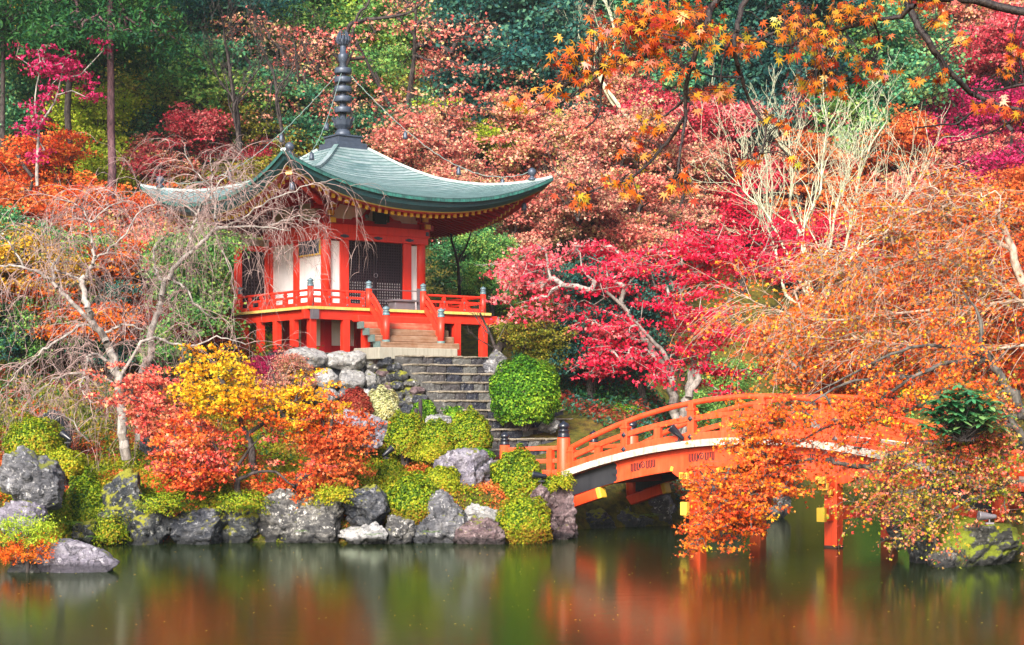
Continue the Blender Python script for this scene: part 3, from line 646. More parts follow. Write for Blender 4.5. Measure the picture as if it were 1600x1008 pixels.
# door: two lattice leaves, dark above, white paper behind the lower part
def lattice(name, a0, a1, z0, z1, b, sp, w, zw, parent, ax='a'):
    """square lattice in the front plane; white board behind below zw, dark board above"""
    o = MB()
    for i in range(int(round((a1 - a0) / sp)) + 1):
        x = a0 + (a1 - a0) * i / round((a1 - a0) / sp); o.box(x - w / 2, x + w / 2, b - .03, b, z0, z1)
    for i in range(int(round((z1 - z0) / sp)) + 1):
        z = z0 + (z1 - z0) * i / round((z1 - z0) / sp); o.box(a0, a1, b - .022, b + .006, z - w / 2, z + w / 2)
    o = o.build(name, LATT, parent)
    if zw > z0: MB().box(a0, a1, b + .012, b + .03, z0, zw).build('paper_board', WHT, o)
    if zw < z1: MB().box(a0, a1, b + .012, b + .03, zw, z1).build('back_board', DARKIN, o)
    return o
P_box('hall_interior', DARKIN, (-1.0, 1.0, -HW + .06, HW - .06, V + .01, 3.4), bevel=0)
for a0, a1 in ((-.90, .0), (.03, .95)):
    d = P_box('door_leaf', LATT, (a0, a1, -HW + .035, -HW + .055, V + .1, 3.4), bevel=0)
    lattice('lattice', a0 + .04, a1 - .04, V + .14, 3.37, -HW - .005, .082, .032, 2.24, d)
    MB().box(a0, a0 + .05, -HW - .05, -HW + .03, V + .1, 3.4).build('door_stile', LATT, d); MB().box(a1 - .05, a1, -HW - .05, -HW + .03, V + .1, 3.4).build('door_stile', LATT, d)
MB().tube([(.015 + .06 * math.cos(t), -HW - .07, 2.42 + .06 * math.sin(t)) for t in np.linspace(0, 6.28, 14)], .012, 6).build('door_ring', GREYM, P)
# votive picture on the left wall
pc = P_box('hanging_picture', YEL, (-HW - .10, -HW - .05, -1.45, -.2, 2.96, 3.50)); MB().box(-HW - .115, -HW - .09, -1.40, -.25, 3.01, 3.45).build('picture_face', NAVY, pc)
# lattice side screen closing the veranda
sc = P_box('side_screen', RED, (-2.86, -2.68, 1.5, 1.68, V, 3.42)); MB().box(-2.9, -1.75, 1.53, 1.65, 3.24, 3.40).build('screen_rail', RED, sc); MB().box(-2.75, -1.78, 1.5, 1.66, 3.42, 3.6).build('top_beam', CONC, sc)
MB().box(-1.92, -1.77, 1.5, 1.68, V, 3.24).build('screen_post', RED, sc); lattice('screen_lattice', -2.66, -1.94, V + .06, 3.22, 1.56, .104, .05, V + .06, sc)
lm = MB().box(-2.66, -1.94, 1.575, 1.59, V + .06, 3.22).build('paper_board', WHT, sc)

# roof ------------------------------------------------------------
RO = -.09; R = 4.5; r0 = .55
HWK = np.array([.55, .8, 1.2, 1.6, 2, 2.5, 3, 3.4, 3.8, 4.2, 4.5]); HIP = np.array([6.28, 6.10, 5.81, 5.57, 5.37, 5.22, 5.14, 5.13, 5.17, 5.24, 5.33]); MID = np.array([6.28, 6.06, 5.72, 5.42, 5.18, 4.95, 4.76, 4.65, 4.56, 4.47, 4.41])
def zr(hw, s): 
    a = np.interp(hw, HWK, MID); return a + (np.interp(hw, HWK, HIP) - a) * abs(s) ** 2.3
def R4(k, a, b):
    for _ in range(k): a, b = -b, a
    return a + RO, b
NS = 30; SS = np.linspace(-1, 1, NS + 1)
def surf(mb, h0, dz0, h1, dz1, k, zf0=None, zf1=None):
    A = [(*R4(k, s * h0, -h0), (zf0 or zr)(h0, s) + dz0) for s in SS]; B = [(*R4(k, s * h1, -h1), (zf1 or zr)(h1, s) + dz1) for s in SS]
    n = len(A); mb.add(A + B, [(i, n + i, n + i + 1, i + 1) for i in range(n - 1)])
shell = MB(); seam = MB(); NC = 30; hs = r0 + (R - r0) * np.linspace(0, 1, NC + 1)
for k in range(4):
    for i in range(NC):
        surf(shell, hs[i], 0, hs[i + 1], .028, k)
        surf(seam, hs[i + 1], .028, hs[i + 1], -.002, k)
roof = shell.build('roof', COPPER, P); seam.build('roof_seams', plain_mat('copper_seam_gap_shade', (.10, .165, .17), .5, .4, .1, .5, 4), roof)  # darker lip colour paints in gap shadow under each course, plus joint dirt
hip = MB()
for k in range(4): hip.strip([(*R4(k, h, -h), zr(h, 1) + .03) for h in np.linspace(r0, R - .02, 20)], .13, .07, (*(np.array(R4(k, 1, 1)) - np.array([RO, 0])), 0))
hip.build('hip_ridges', COPPER, roof)
ze = lambda h, s: zr(R, s)
e = MB(); fz = MB(); fb = MB(); tr = MB()
for k in range(4):
    surf(e, R, .028, R, -.08, k, ze, ze); surf(e, R, -.08, R - .05, -.08, k, ze, ze)
    surf(fz, R - .05, -.078, R - .11, -.22, k, ze, ze); surf(fz, R - .11, -.22, R - .24, -.345, k, ze, ze); surf(tr, R - .24, -.345, R - .26, -.375, k, ze, ze); surf(fb, R - .26, -.375, R - .5, -.40, k, ze, ze)
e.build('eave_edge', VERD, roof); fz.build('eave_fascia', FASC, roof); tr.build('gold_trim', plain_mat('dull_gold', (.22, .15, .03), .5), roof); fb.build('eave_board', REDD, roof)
HI = 1.66
def zs(h, s):
    q = (h - HI) / (R - .5 - HI); return 4.58 + (ze(0, s) - .40 - 4.58) * q
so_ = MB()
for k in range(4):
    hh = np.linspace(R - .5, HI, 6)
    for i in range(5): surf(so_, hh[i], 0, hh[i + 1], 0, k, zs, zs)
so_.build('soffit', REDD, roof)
for k in range(4):
    rf = MB(); en = MB(); n = 38
    for i in range(n):
        a = -3.9 + 7.8 * i / (n - 1); h0 = R - .56; hi_ = max(HI, abs(a) + .02)
        if h0 - hi_ < .1: continue
        p0 = (*R4(k, a, -h0), zs(h0, a / h0) - .05); p1 = (*R4(k, a, -hi_), zs(hi_, min(1, abs(a) / hi_)) - .05)
        rf.beam(p0, p1, .075, .095)
        d = np.array(p0) - np.array(p1); d /= np.linalg.norm(d); en.beam(tuple(np.array(p0) - d * .03), tuple(np.array(p0) + d * .012),   .092, .125)
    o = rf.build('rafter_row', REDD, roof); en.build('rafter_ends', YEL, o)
    h1 = R - .42; p0 = np.array([*R4(k, h1, -h1), zs(R - .5, 1) - .06]); p1 = np.array([*R4(k, HI, -HI), 4.44])
    o = MB().beam(p0, p1, .17, .2).build('hip_rafter', RED, roof); d = (p0 - p1) / np.linalg.norm(p0 - p1)
    MB().beam(p0 - d * .02, p0 + d * .015, .176, .21).build('rafter_nose', YEL if k in (0, 2, 3) and k == 3 else (YEL if k == 3 else RED), o)
    # wind bell under the corner
    q = np.array([*R4(k, R - .62, -(R - .62)), zs(R - .6, 1) - .16])
    MB().tube([q, q - np.array([0, 0, .16])], .012, 6).lathe([(.015, 0), (.05, -.02), (.075, -.06), (.078, -.16), (.088, -.24), (.06, -.24)], (q[0], q[1], q[2] - .14), 12).build('wind_bell', BRONZE, roof, True)
    h = 4.05; zc = zr(h, 1) + .05; c = (*R4(k, h, -h), zc)
    MB().lathe([(.13, 0), (.12, .05), (.06, .09), (.055, .13), (.10, .16), (.125, .22), (.12, .29), (.07, .345), (.002, .375)], c, 16).build('ridge_finial', BRONZE, roof, True)
# spire -----------------------------------------------------------
sp = MB().box(RO - .57, RO + .57, -.57, .57, 6.25, 6.33).box(RO - .53, RO + .53, -.53, .53, 6.33, 6.45).box(RO - .40, RO + .40, -.40, .40, 6.45, 6.64).box(RO - .44, RO + .44, -.44, .44, 6.64, 6.69).build('spire_base', BRONZE, P, bevel=.01)
zz = lambda py: (632 - py) / F * 50 - 1.35
shaft = MB().lathe([(.25, 6.69), (.25, 6.76), (.20, 6.85), (.16, 6.9), (.10, 6.92), (.10, zz(108)), (.105, zz(106)), (.105, zz(98)), (.14, zz(96)), (.15, zz(88)), (.13, zz(85)), (.09, zz(84)), (.09, zz(73)), (.06, zz(71))], (RO, 0, 0), 18).build('spire_shaft', BRONZE, P, True)
for i in range(12):
    for s_ in (0,):
        a = 2 * math.pi * i / 12; d = np.array([math.cos(a), math.sin(a), 0]); t_ = np.array([-math.sin(a), math.cos(a), 0]); c = np.array([RO, 0, 0]); v = []
        for h, rr, w in ((0, .16, .05), (.12, .26, .085), (.25, .30, .075), (.36, .35, .012)):
            for q in (-1, 1): v.append(c + d * rr + t_ * w * q + np.array([0, 0, zz(203) + h]))
        MB().add(v + [p - d * .02 for p in v], [(0, 1, 3, 2), (2, 3, 5, 4), (4, 5, 7, 6), (8, 10, 11, 9), (10, 12, 13, 11), (12, 14, 15, 13), (0, 2, 10, 8), (2, 4, 12, 10), (4, 6, 14, 12), (1, 9, 11, 3), (3, 11, 13, 5), (5, 13, 15, 7), (6, 7, 15, 14), (0, 8, 9, 1)]).build('lotus_petal', BRONZE, sp)
for y in (112, 126, 140.7, 156, 173):
    MB().lathe([(.14, -.085), (.25, -.085), (.262, -.06), (.262, .05), (.25, .085), (.2, .095), (.14, .06)], (RO, 0, zz(y)), 24).build('spire_ring', BRONZE, P, True)
jw = MB().lathe([(.02, 0), (.10, .03), (.15, .12), (.14, .22), (.08, .3), (.01, .36)], (RO, 0, zz(74)), 16).build('spire_jewel', BRONZE, P, True)
fl = MB()
for i in range(12):
    a = 2 * math.pi * i / 12; d = np.array([math.cos(a), math.sin(a), 0]); c = np.array([RO, 0, zz(70)])
    fl.tube([c + d * .13, c + d * .19 + [0, 0, .12], c + d * .16 + [0, 0, .25], c + d * .09 + [0, 0, .40 + .04 * (i % 2)]], [.03, .035, .025, .003], 6)
fl.build('flame_ornament', BRONZE, jw)
CHN = plain_mat('verdigris_chain', (.2, .28, .26), .6, .4, .3)
for k in range(4):
    a = np.array([RO, 0, zz(106)]); b = np.array([*R4(k, 4.05, -4.05), zr(4.05, 1) + .32]); pts = []
    for t in np.linspace(0, 1, 40): p = a + (b - a) * t; p[2] -= 1.35 * 4 * t * (1 - t) * (.55 + .45 * t) - .012 * (-1) ** int(t * 39); pts.append(p)
    ch = MB().tube(pts, .010, 5).build('spire_chain', CHN, P)
    for t in (13, 24, 33):
        q = pts[t]; MB().lathe([(.01, -.02), (.035, -.05), (.06, -.09), (.065, -.2), (.08, -.26), (.05, -.26)], q, 10).build('chain_bell', BRONZE, ch, True)

def to_world(a, b, z): p = PC + PA * a + PB * b; return np.array([p[0], p[1], PZ + z])
# things standing on the veranda
ob_ = thing('offering_box', 'grey weathered wooden offering box in front of the lattice doors', 'box', to_world(.62, -2.15, V), PTH)
MB().box(-.34, .34, -.2, .2, 0, .28).build('box_body', GREYM, ob_, bevel=.01); MB().box(-.4, .4, -.26, .26, .28, .34).build('box_lid', GREYM, ob_, bevel=.01)
MB().box(-.3, -.22, -.22, .22, -.0, .05).box(.22, .3, -.22, .22, -.0, .05).build('box_foot', GREYM, ob_)
ba = thing('barrier', 'thin grey metal barrier rail standing before the lattice doors', 'barrier', to_world(1.1, -2.3, V), PTH)
MB().box(-.04, .04, -.03, .03, 0, .68).build('barrier_post', GREYM, ba); MB().box(-.14, .14, -.12, .12, 0, .03).build('barrier_foot', GREYM, ba)
for z in (.3, .6): MB().tube([(-1.7, 0, z), (.2, 0, z)], .014, 6).build('barrier_rail', GREYM, ba)
MB().box(-1.74, -1.68, -.03, .03, 0, .68).build('barrier_post', GREYM, ba)

# ---------------------------------------------------------------- stone stairs and terrace wall
m, N, L = new_mat('stair_stone'); tc = N.new('ShaderNodeTexCoord'); ob = tc.outputs['Object']; geo = N.new('ShaderNodeNewGeometry')
n1 = noise_node(N, L, ob, 2.6, 5, .7, .6); n2 = noise_node(N, L, ob, 13, 5, .75); n4 = noise_node(N, L, ob, 1.3, 3)
r = ramp(N, [(0, (.008, .010, .02)), (.3, (.016, .019, .032)), (.5, (.05, .042, .042)), (.7, (.14, .14, .125)), (.84, (.17, .10, .06)), (.92, (.46, .22, .05)), (1, (.5, .24, .05))]); L.new(geo.outputs['Random Per Island'], r.inputs[0])
c = mix(N, L, math_node(N, L, 'MULTIPLY', n1, .5), r.outputs[0], (.02, .022, .035))
r2 = ramp(N, [(.57, (0, 0, 0)), (.64, (1, 1, 1))]); L.new(n2, r2.inputs[0]); c = mix(N, L, math_node(N, L, 'MULTIPLY', r2.outputs[0], .6), c, (.34, .34, .31))
sx = N.new('ShaderNodeSeparateXYZ'); L.new(geo.outputs['Normal'], sx.inputs[0]); tp = math_node(N, L, 'MULTIPLY_ADD', sx.outputs[2], 1.4, -.35); tp = math_node(N, L, 'MULTIPLY', tp, math_node(N, L, 'MULTIPLY_ADD', n4, 1.2, .3))
cl = N.new('ShaderNodeClamp'); L.new(tp, cl.inputs[0]); c = mix(N, L, cl.outputs[0], c, (.40, .36, .30))
out(N, L, bsdf(N, L, c, .5, .5, bump=math_node(N, L, 'ADD', n1, n2), bstr=.9, bdist=.04)); STEP = m
def stone_block(mb, a0, a1, b0, b1, z0, z1, g, j=.03):
    """roughly squared rounded stone"""
    import bmesh
    nx_, ny_, nz_ = 4, 3, 3; v = []; ids = {}
    for i in range(nx_ + 1):
        for k in range(ny_ + 1):
            for l in range(nz_ + 1):
                if i in (0, nx_) or k in (0, ny_) or l in (0, nz_):
                    u = np.array([i / nx_, k / ny_, l / nz_]) * 2 - 1; q = np.sign(u) * (1 - (1 - np.abs(u)) ** 1.0); nrm = np.linalg.norm(u ** 4) ** .25
                    q = u / max(nrm, 1e-3) * .55 + u * .45; q = np.clip(q, -1, 1)
                    p = np.array([(a0 + a1) / 2 + q[0] * (a1 - a0) / 2, (b0 + b1) / 2 + q[1] * (b1 - b0) / 2, (z0 + z1) / 2 + q[2] * (z1 - z0) / 2]) + g.normal(size=3) * j * .5
                    ids[(i, k, l)] = len(v); v.append(p)
    f = []
    for i in range(nx_):
        for k in range(ny_):
            f.append((ids[i, k, 0], ids[i, k + 1, 0], ids[i + 1, k + 1, 0], ids[i + 1, k, 0])); f.append((ids[i, k, nz_], ids[i + 1, k, nz_], ids[i + 1, k + 1, nz_], ids[i, k + 1, nz_]))
    for i in range(nx_):
        for l in range(nz_):
            f.append((ids[i, 0, l], ids[i + 1, 0, l], ids[i + 1, 0, l + 1], ids[i, 0, l + 1])); f.append((ids[i, ny_, l], ids[i, ny_, l + 1], ids[i + 1, ny_, l + 1], ids[i + 1, ny_, l]))
    for k in range(ny_):
        for l in range(nz_):
            f.append((ids[0, k, l], ids[0, k, l + 1], ids[0, k + 1, l + 1], ids[0, k + 1, l])); f.append((ids[nx_, k, l], ids[nx_, k + 1, l], ids[nx_, k + 1, l + 1], ids[nx_, k, l + 1]))
    mb.add(v, f)
TREAD = paint_mat('worn_tread', (.34, .29, .22), (.10, .085, .06), 1.0, .75, 4)
st = thing('stone_stairs', 'dark mossy stone stairs climbing from the bridge to the pavilion', 'stairs', to_world(0, -4.2, 0), PTH)
g = rng(77); sz = -.01; NST = 12
for i in range(NST):
    z1 = sz - .248 * i; b1 = -.1 - .46 * i - max(0, i - 8) * .12; L0 = -1.0 - .10 * max(0, i - 3) - (.9 if i == NST - 1 else 0); L1 = 2.35 + .02 * i + (.6 if i > 8 else 0); a = L0; mb = MB()
    while a < L1 - .15:
        w = min(g.uniform(.3, .75), L1 - a); stone_block(mb, a + .006, a + w - .006, b1 - .44, b1 + .12, z1 - .31 - .4 * (i > 9), z1 + g.uniform(-.008, .008), g, .014); a += w
    me = mb.build('step', STEP, st, False)
    # worn mortar and litter on the tread
    MB().box(L0 + .05, L1 - .05, b1 - .36, b1 + .2, z1 - .3, z1 - .022).build('step_core', STEP, me)
    mb = MB(); a = L0
    while a < L1 - .1:
        w = min(g.uniform(.4, 1.1), L1 - a); stone_block(mb, a, a + w, b1 - .47, b1 + .1, z1 - .03, z1 + .018, g, .012); a += w
    mb.build('tread', TREAD, me)
# cheek wall on the left of the stairs and pale boulder facing of the terrace
wl_ = thing('terrace_wall', 'dry stone wall of large pale and dark stones holding the pavilion terrace', 'wall', to_world(-2, -3.6, 0), PTH)
def wall_stone(a, b, z, w, h, d, mat, seed, turn=0):
    me = rock_mesh('stone', (w / 2 * 1.10, d / 2, h / 2 * 1.10), seed, RK[mat], 4, 12, .10, (.62, .9)); o = link('stone', me, wl_); o.location = (a + 2, b + 3.6, z); o.rotation_euler = (0, 0, turn); return o
g = rng(701); k = 0
for z0, z1, ws, mats_ in ((-.38, .16, (.75, 1.25), ['pale', 'pale']), (-.92, -.36, (.6, 1.0), ['pale', 'pale', 'white']), (-1.4, -.9, (.5, .9), ['pale', 'grey']), (-1.9, -1.38, (.5, .8), ['grey', 'streak'])):
    a = -4.0 + g.uniform(-.1, .1)
    while a < -1.2:
        w = min(g.uniform(*ws), -.95 - a); wall_stone(a + w / 2, -3.45 + .18 * z0 + g.uniform(-.05, .05), (z0 + z1) / 2 + g.uniform(-.04, .04), w, z1 - z0, .55, mats_[k % len(mats_)], 702 + k); a += w; k += 1
for i in range(9):                                                   # cheek of small dark stones stepping down beside the stairs
    b = -3.75 - .40 * i; top = .10 - .248 * max(0, (i * .40 - .2) / .46); z = top
    for j in range(4):
        h = g.uniform(.24, .36); wall_stone(-1.16 - .10 * max(0, i - 4) + g.uniform(-.06, .06) - .05 * j, b, z - h / 2, g.uniform(.34, .46), h, .46, ['wet', 'wetmoss', 'brown', 'wet', 'streak'][(k * 7) % 5], 760 + k, .3 * g.normal()); z -= h * .93; k += 1
core = MB().box(-4.0 + 2, -1.15 + 2, -3.42 + 3.6, -2.6 + 3.6, -2.2, .06).build('wall_core', RK['wet'], wl_)
# ---------------------------------------------------------------- arched bridge
BR = paint_mat('orange_vermilion', (.74, .050, .008), (.78, .14, .05), .5, .42)
BRD = paint_mat('orange_vermilion_side', (.70, .045, .008), (.75, .10, .03), .35, .45)
CREAM = paint_mat('cream_deck_edge', (.62, .57, .49), (.26, .22, .17), 1.2, .8, 5)
BLKP = paint_mat('black_paint', (.015, .016, .02), (.04, .04, .045), .4, .5)
BW = 3.0; BL = 10.6; BH = BL / 2
B = thing('arched_bridge', 'orange red arched wooden bridge with black capped posts crossing the pond at the right', 'bridge', (1.18, 39.1, 0), math.atan2(-.616, .788))
arc = lambda t: 1 - ((t - BH) / BH) ** 2
dz = lambda t: 1.36 + .90 * arc(t)
rh = lambda t: .52 + .40 * arc(t)
T = np.linspace(0, BL, 49)
# deck boards and cream edge
dk = MB().strip([(t, BW / 2, dz(t) - .03) for t in T], BW - .3, .08, (0, 1, 0)).build('deck', plain_mat('deck_planks', (.28, .2, .15), .8), B)
for y in (-.02, BW + .02):
    MB().strip([(t, y + (.0 if y < 0 else 0), dz(t) - .04) for t in np.linspace(.12, BL - .12, 49)], .34, .15, (0, 1, 0)).build('deck_edge', CREAM, B)
# girders with black shoe at each end and carved openings
def emblem(parent, t0, y, s):
    """three slots, a spiral, three slots, cut in the girder face and outlined in black"""
    b = MB()
    def zc(t): return dz(t) - .34
    def loop(t, w, h):
        pts = []
        for k in range(9): a = math.pi + math.pi * k / 8; pts.append((t + math.cos(a) * w, y, zc(t) - h + w + math.sin(a) * w))
        pts = [(t - w, y, zc(t) + h)] + pts + [(t + w, y, zc(t) + h)]
        b.strip(pts, .012, .02, (0, 1, 0)) if False else b.tube(pts, .013, 5)
    for k in range(3): loop(t0 + k * .085, .022, .085); loop(t0 + .42 + k * .085, .022, .085)
    pts = []
    for k in range(26):
        a = 1.2 + k * .36; r = .022 + .0030 * k; pts.append((t0 + .295 + math.cos(a) * r * .8, y, zc(t0 + .295) + math.sin(a) * r))
    b.tube(pts, .014, 5); return b.build('carved_emblem', BLACK, parent)
for y, s in ((.12, -1), (BW - .12, 1)):
    tt = np.linspace(.25, BL - .25, 45); gm = MB().strip([(t, y, dz(t) - .345 - .02 * arc(t)) for t in tt], .17, .46, (0, 1, 0)); go = gm.build('girder', BR, B, bevel=.01)
    for e0, e1 in ((.2, 1.45), (BL - 1.45, BL - .2)):
        bl = MB(); q = np.linspace(e0, e1, 10); v = []; f = []
        for i, t in enumerate(q):
            k = (t - e0) / (e1 - e0) if e0 < 5 else (e1 - t) / (e1 - e0)
            for yy in (-.092, .092):
                lo = dz(t) - .575 - .01 * 1; hi = dz(t) - .13; v += [(t, y + yy, lo), (t, y + yy, hi)]
        for i in range(len(q) - 1):
            for o in (0, 2): f.append((4 * i + o, 4 * i + o + 1, 4 * i + 4 + o + 1, 4 * i + 4 + o))
            f.append((4 * i, 4 * i + 2, 4 * i + 6, 4 * i + 4))
        bl.add(v, f).build('black_shoe', BLKP, go)
        # scalloped front of the shoe
        te = e1 if e0 < 5 else e0; sg = 1 if e0 < 5 else -1; sc = MB()
        for z_, r_ in ((-.20, .07), (-.33, .09), (-.47, .10)): sc.lathe([(r_, -.005), (r_, .005)], (0, 0, 0), 14)
        n_ = len(sc.v)
        sc.v = []; sc.f = []; sc.n = 0
        for z_, r_ in ((-.20, .08), (-.33, .10), (-.47, .09)):
            vv = [(te + sg * r_ * math.cos(a) * 1.0, y + s * .094, dz(te) + z_ + r_ * math.sin(a)) for a in np.linspace(0, 6.283, 18, endpoint=False)]; sc.add(vv, [tuple(range(18)) if s < 0 else tuple(range(17, -1, -1))])
        sc.build('shoe_scallop', BLKP, go)
    for t0 in (1.95, 3.5, BL - 4.1, BL - 2.55): emblem(go, t0, y + s * .088, s)
    # nose beams below the ends
    for d in (0, 1):
        f_ = (lambda t: t) if d == 0 else (lambda t: BL - t); pts = [(f_(t), y, z) for t, z in ((-.15, .56), (.15, .66), (.5, .78), (.8, .88), (1.08, .965))]
        o = MB().strip(pts, .24, .25, (0, 1, 0)).build('nose_beam', BR, B, bevel=.03)
        a, b_ = np.array(pts[-2]), np.array(pts[-1]); u = (b_ - a) / np.linalg.norm(b_ - a); MB().beam(tuple(b_ - u * .12), tuple(b_ + u * .015), .25, .26).build('nose_cap', YEL, o, bevel=.03)
# cross joists under the deck
for t in np.arange(.9, BL - .5, .8): MB().box(t - .07, t + .07, .2, BW - .2, dz(t) - .5, dz(t) - .12).build('joist', REDD, B)
MB().strip([(t, BW / 2, dz(t) - .10) for t in np.linspace(.3, BL - .3, 30)], BW - .5, .05, (0, 1, 0)).build('deck_underside', REDD, B)
# piers
for t in (3.62, 6.95):
    zt = dz(t) - .60
    for y in (.16, BW - .16):
        o = MB().box(t - .145, t + .145, y - .145, y + .145, -1.2, zt - .1).build('pier', BR, B, bevel=.012)
        MB().box(t - .15, t + .15, y - .15, y + .15, -.3, .045).build('wet_foot', plain_mat('wet_dark_wood', (.05, .03, .025), .4), o)
        arm = [(-.62, 0), (-.58, -.10), (-.46, -.18), (-.3, -.22), (.3, -.22), (.46, -.18), (.58, -.10), (.62, 0), (.62, .04), (-.62, .04)]
        v = [(t + a, y - .13, zt + z) for a, z in arm] + [(t + a, y + .13, zt + z) for a, z in arm]; n_ = len(arm)
        o2 = MB().add(v, [tuple(range(n_)), tuple(range(2 * n_ - 1, n_ - 1, -1))] + [(i, n_ + i, n_ + (i + 1) % n_, (i + 1) % n_) for i in range(n_)]).build('bracket_arm', BR, B)
        for k in (-1, 1): MB().beam((t + k * .57, y, zt - .02), (t + k * .635, y, zt + .0), .27, .10).build('arm_cap', YEL, o2)
    for k, ys in ((-1, .16), (1, BW - .16)):  # outward cross brackets with stepped yellow noses
        for j, (l, z0, z1) in enumerate(((.62, -.16, -.02), (.50, -.30, -.16), (.34, -.40, -.30))):
            ya, yb = sorted((ys, ys + k * l)); o = MB().box(t - .10, t + .10, ya, yb, zt + z0 - .05, zt + z1 - .05).build('cross_bracket', BR, B, bevel=.015)
            ye = ys + k * l; MB().box(t - .104, t + .104, min(ye, ye - k * .10), max(ye, ye - k * .10) + (0.003 if k > 0 else 0), zt + z0 - .054, zt + z1 - .046).build('bracket_nose', YEL, o, bevel=.01)
    o = MB().box(t - .085, t + .085, -.42, BW + .42, .57, .85).build('tie_beam', BRD, B, bevel=.008)
    for y0, y1 in ((-.425, -.33), (BW + .33, BW + .425)): MB().box(t - .089, t + .089, y0, y1, .566, .854).build('beam_cap', YEL, o)
# balustrades
posts = [1.75, 3.53, 5.3, 7.07, 8.85]
for y in (.06, BW - .06):
    s = -1 if y < 1 else 1
    tt = np.linspace(.1, BL - .1, 49)
    MB().tube([(t, y, dz(t) + rh(t)) for t in tt], .062, 12).build('handrail', BR, B, True)
    MB().strip([(t, y, dz(t) + rh(t) * .60) for t in tt], .10, .12, (0, 1, 0)).build('mid_rail', BR, B, bevel=.012)
    MB().strip([(t, y, dz(t) + .115) for t in tt], .16, .17, (0, 1, 0)).build('foot_rail', BR, B, bevel=.02)
    for t in [.24] + posts + [BL - .24]:
        h = rh(t); z = dz(t); o = MB().box(t - .085, t + .085, y - .075, y + .075, z + .06, z + h * .86).box(t - .11, t + .11, y - .09, y + .09, z + h * .80, z + h * .87).box(t - .07, t + .07, y - .07, y + .07, z + h * .86, z + h).build('rail_post', BR, B, bevel=.01)
        if t in posts:
            for zz_, off in ((.115, .083), (h * .60, .078)):
                c = (t, y + s * off, z + zz_); r_ = .075
                MB().add([(c[0] - r_, c[1], c[2]), (c[0], c[1], c[2] - r_), (c[0] + r_, c[1], c[2]), (c[0], c[1], c[2] + r_), (c[0], c[1] + s * .02, c[2])], [(0, 1, 4), (1, 2, 4), (2, 3, 4), (3, 0, 4)]).build('diamond_plate', BLACK, o)
    for i in range(len(posts) + 1):
        a = ([.24] + posts + [BL - .24]); t = (a[i] + a[i + 1]) / 2
        MB().box(t - .085, t + .085, y - .05, y + .05, dz(t) + .17, dz(t) + rh(t) * .58).build('rail_strut', BR, B)
    for t in (0, BL):
        zb = .7; zt = 2.22
        o = MB().lathe([(.15, 0), (.155, .3), (.155, zt - zb - .02), (.145, zt - zb)], (t, y, zb), 20).build('end_post', BR, B, True, bevel=.0)
        giboshi(o, (t, y, zt), .135, BLACK, 'post_cap', 1.08)
        # low flared rail running outwards
        dirx = -1 if t == 0 else 1; q0 = np.array([t, y, 0]); q1 = np.array([t + dirx * 1.45, y + s * .40, 0])
        for z, w, h in ((1.98, .1, .1), (1.68, .08, .10), (1.40, .12, .14)): MB().beam((*q0[:2], z), (*q1[:2], z - .06), w, h).build('flared_rail', BR, B, bevel=.012)
        qm = q0 + (q1 - q0) * .22; MB().box(qm[0] - .07, qm[0] + .07, qm[1] - .06, qm[1] + .06, 1.2, 1.96).build('rail_post', BR, B)
        o = MB().lathe([(.118, 0), (.118, 1.28)], (q1[0], q1[1], .75), 18).build('flared_post', BR, B, True); giboshi(o, (q1[0], q1[1], 2.03), .105, BLACK, 'post_cap', 1.1)

# ---------------------------------------------------------------- small lamps and stakes
def spotlight(loc, aim, label, mat=None, k=1.0, stake=.25, cat='spotlight'):
    o = thing('spotlight', label, cat, loc); mat = mat or BLACK
    MB().tube([(0, 0, -stake), (0, 0, .12 * k)], .018 * k, 8).box(-.09 * k, .09 * k, -.06 * k, .06 * k, -.01, .02).build('bracket', mat, o)
    d = Vector(aim).normalized(); c = Vector((0, 0, .16 * k)); pts = [c - d * .16 * k, c - d * .12 * k, c - d * .02 * k, c + d * .08 * k, c + d * .24 * k, c + d * .25 * k]
    h = MB().tube(pts, [.035 * k, .055 * k, .06 * k, .085 * k, .11 * k, .115 * k], 14).build('lamp_head', mat, o, True)
    MB().tube([c + d * .251 * k, c + d * .256 * k], .1 * k, 14).build('lens', plain_mat('lamp_glass', (.10, .11, .13), .15, .6), h)
    return o
bw = lambda t, y, z: tuple(np.array([1.18, 39.1, 0]) + np.array([.788, -.616, 0]) * t + np.array([.616, .788, 0]) * y + np.array([0, 0, z]))
spotlight(bw(3.28, -.10, dz(3.28) + .05), (-.8, .1, .75), 'black spotlight clamped to the outer edge of the bridge', k=.95, stake=.02)
p_ = W(604, 716, 38.6); spotlight(tuple(p_), (.7, .2, .6), 'black garden spotlight beside the slender orange maple on the moss bank', k=.75, stake=.5)
p_ = W(106, 692, 38.0); spotlight(tuple(p_), (-.6, .2, .4), 'black garden spotlight near the bare cherry trees at the left', k=.75, stake=.5)
p_ = W(846, 752, 37.9); spotlight(tuple(p_), (-.9, 0, .1), 'small black spotlight low under the left end post of the bridge', k=.8, stake=.5)
p_ = W(1546, 818, 30.0); spotlight(tuple(p_), (-.9, -.1, .05), 'grey spotlight lying among leaves on the right bank', GREYM, .8, .02)
for px, y0, y1, Y, lb in ((657, 624, 662, 41.0, 'taller dark wooden stake in the bushes beside the stone stairs'), (650, 638, 662, 40.8, 'shorter dark wooden stake in the bushes beside the stone stairs')):
    c = W(px, y1, Y); h = (y1 - y0) / F * Y
    o = MB().lathe([(.05, -.3), (.05, h - .03), (.035, h)], (0, 0, 0), 9).build('wooden_stake', plain_mat('dark_stake', (.03, .02, .025), .8), None, loc=c); tag(o, lb, 'stake')
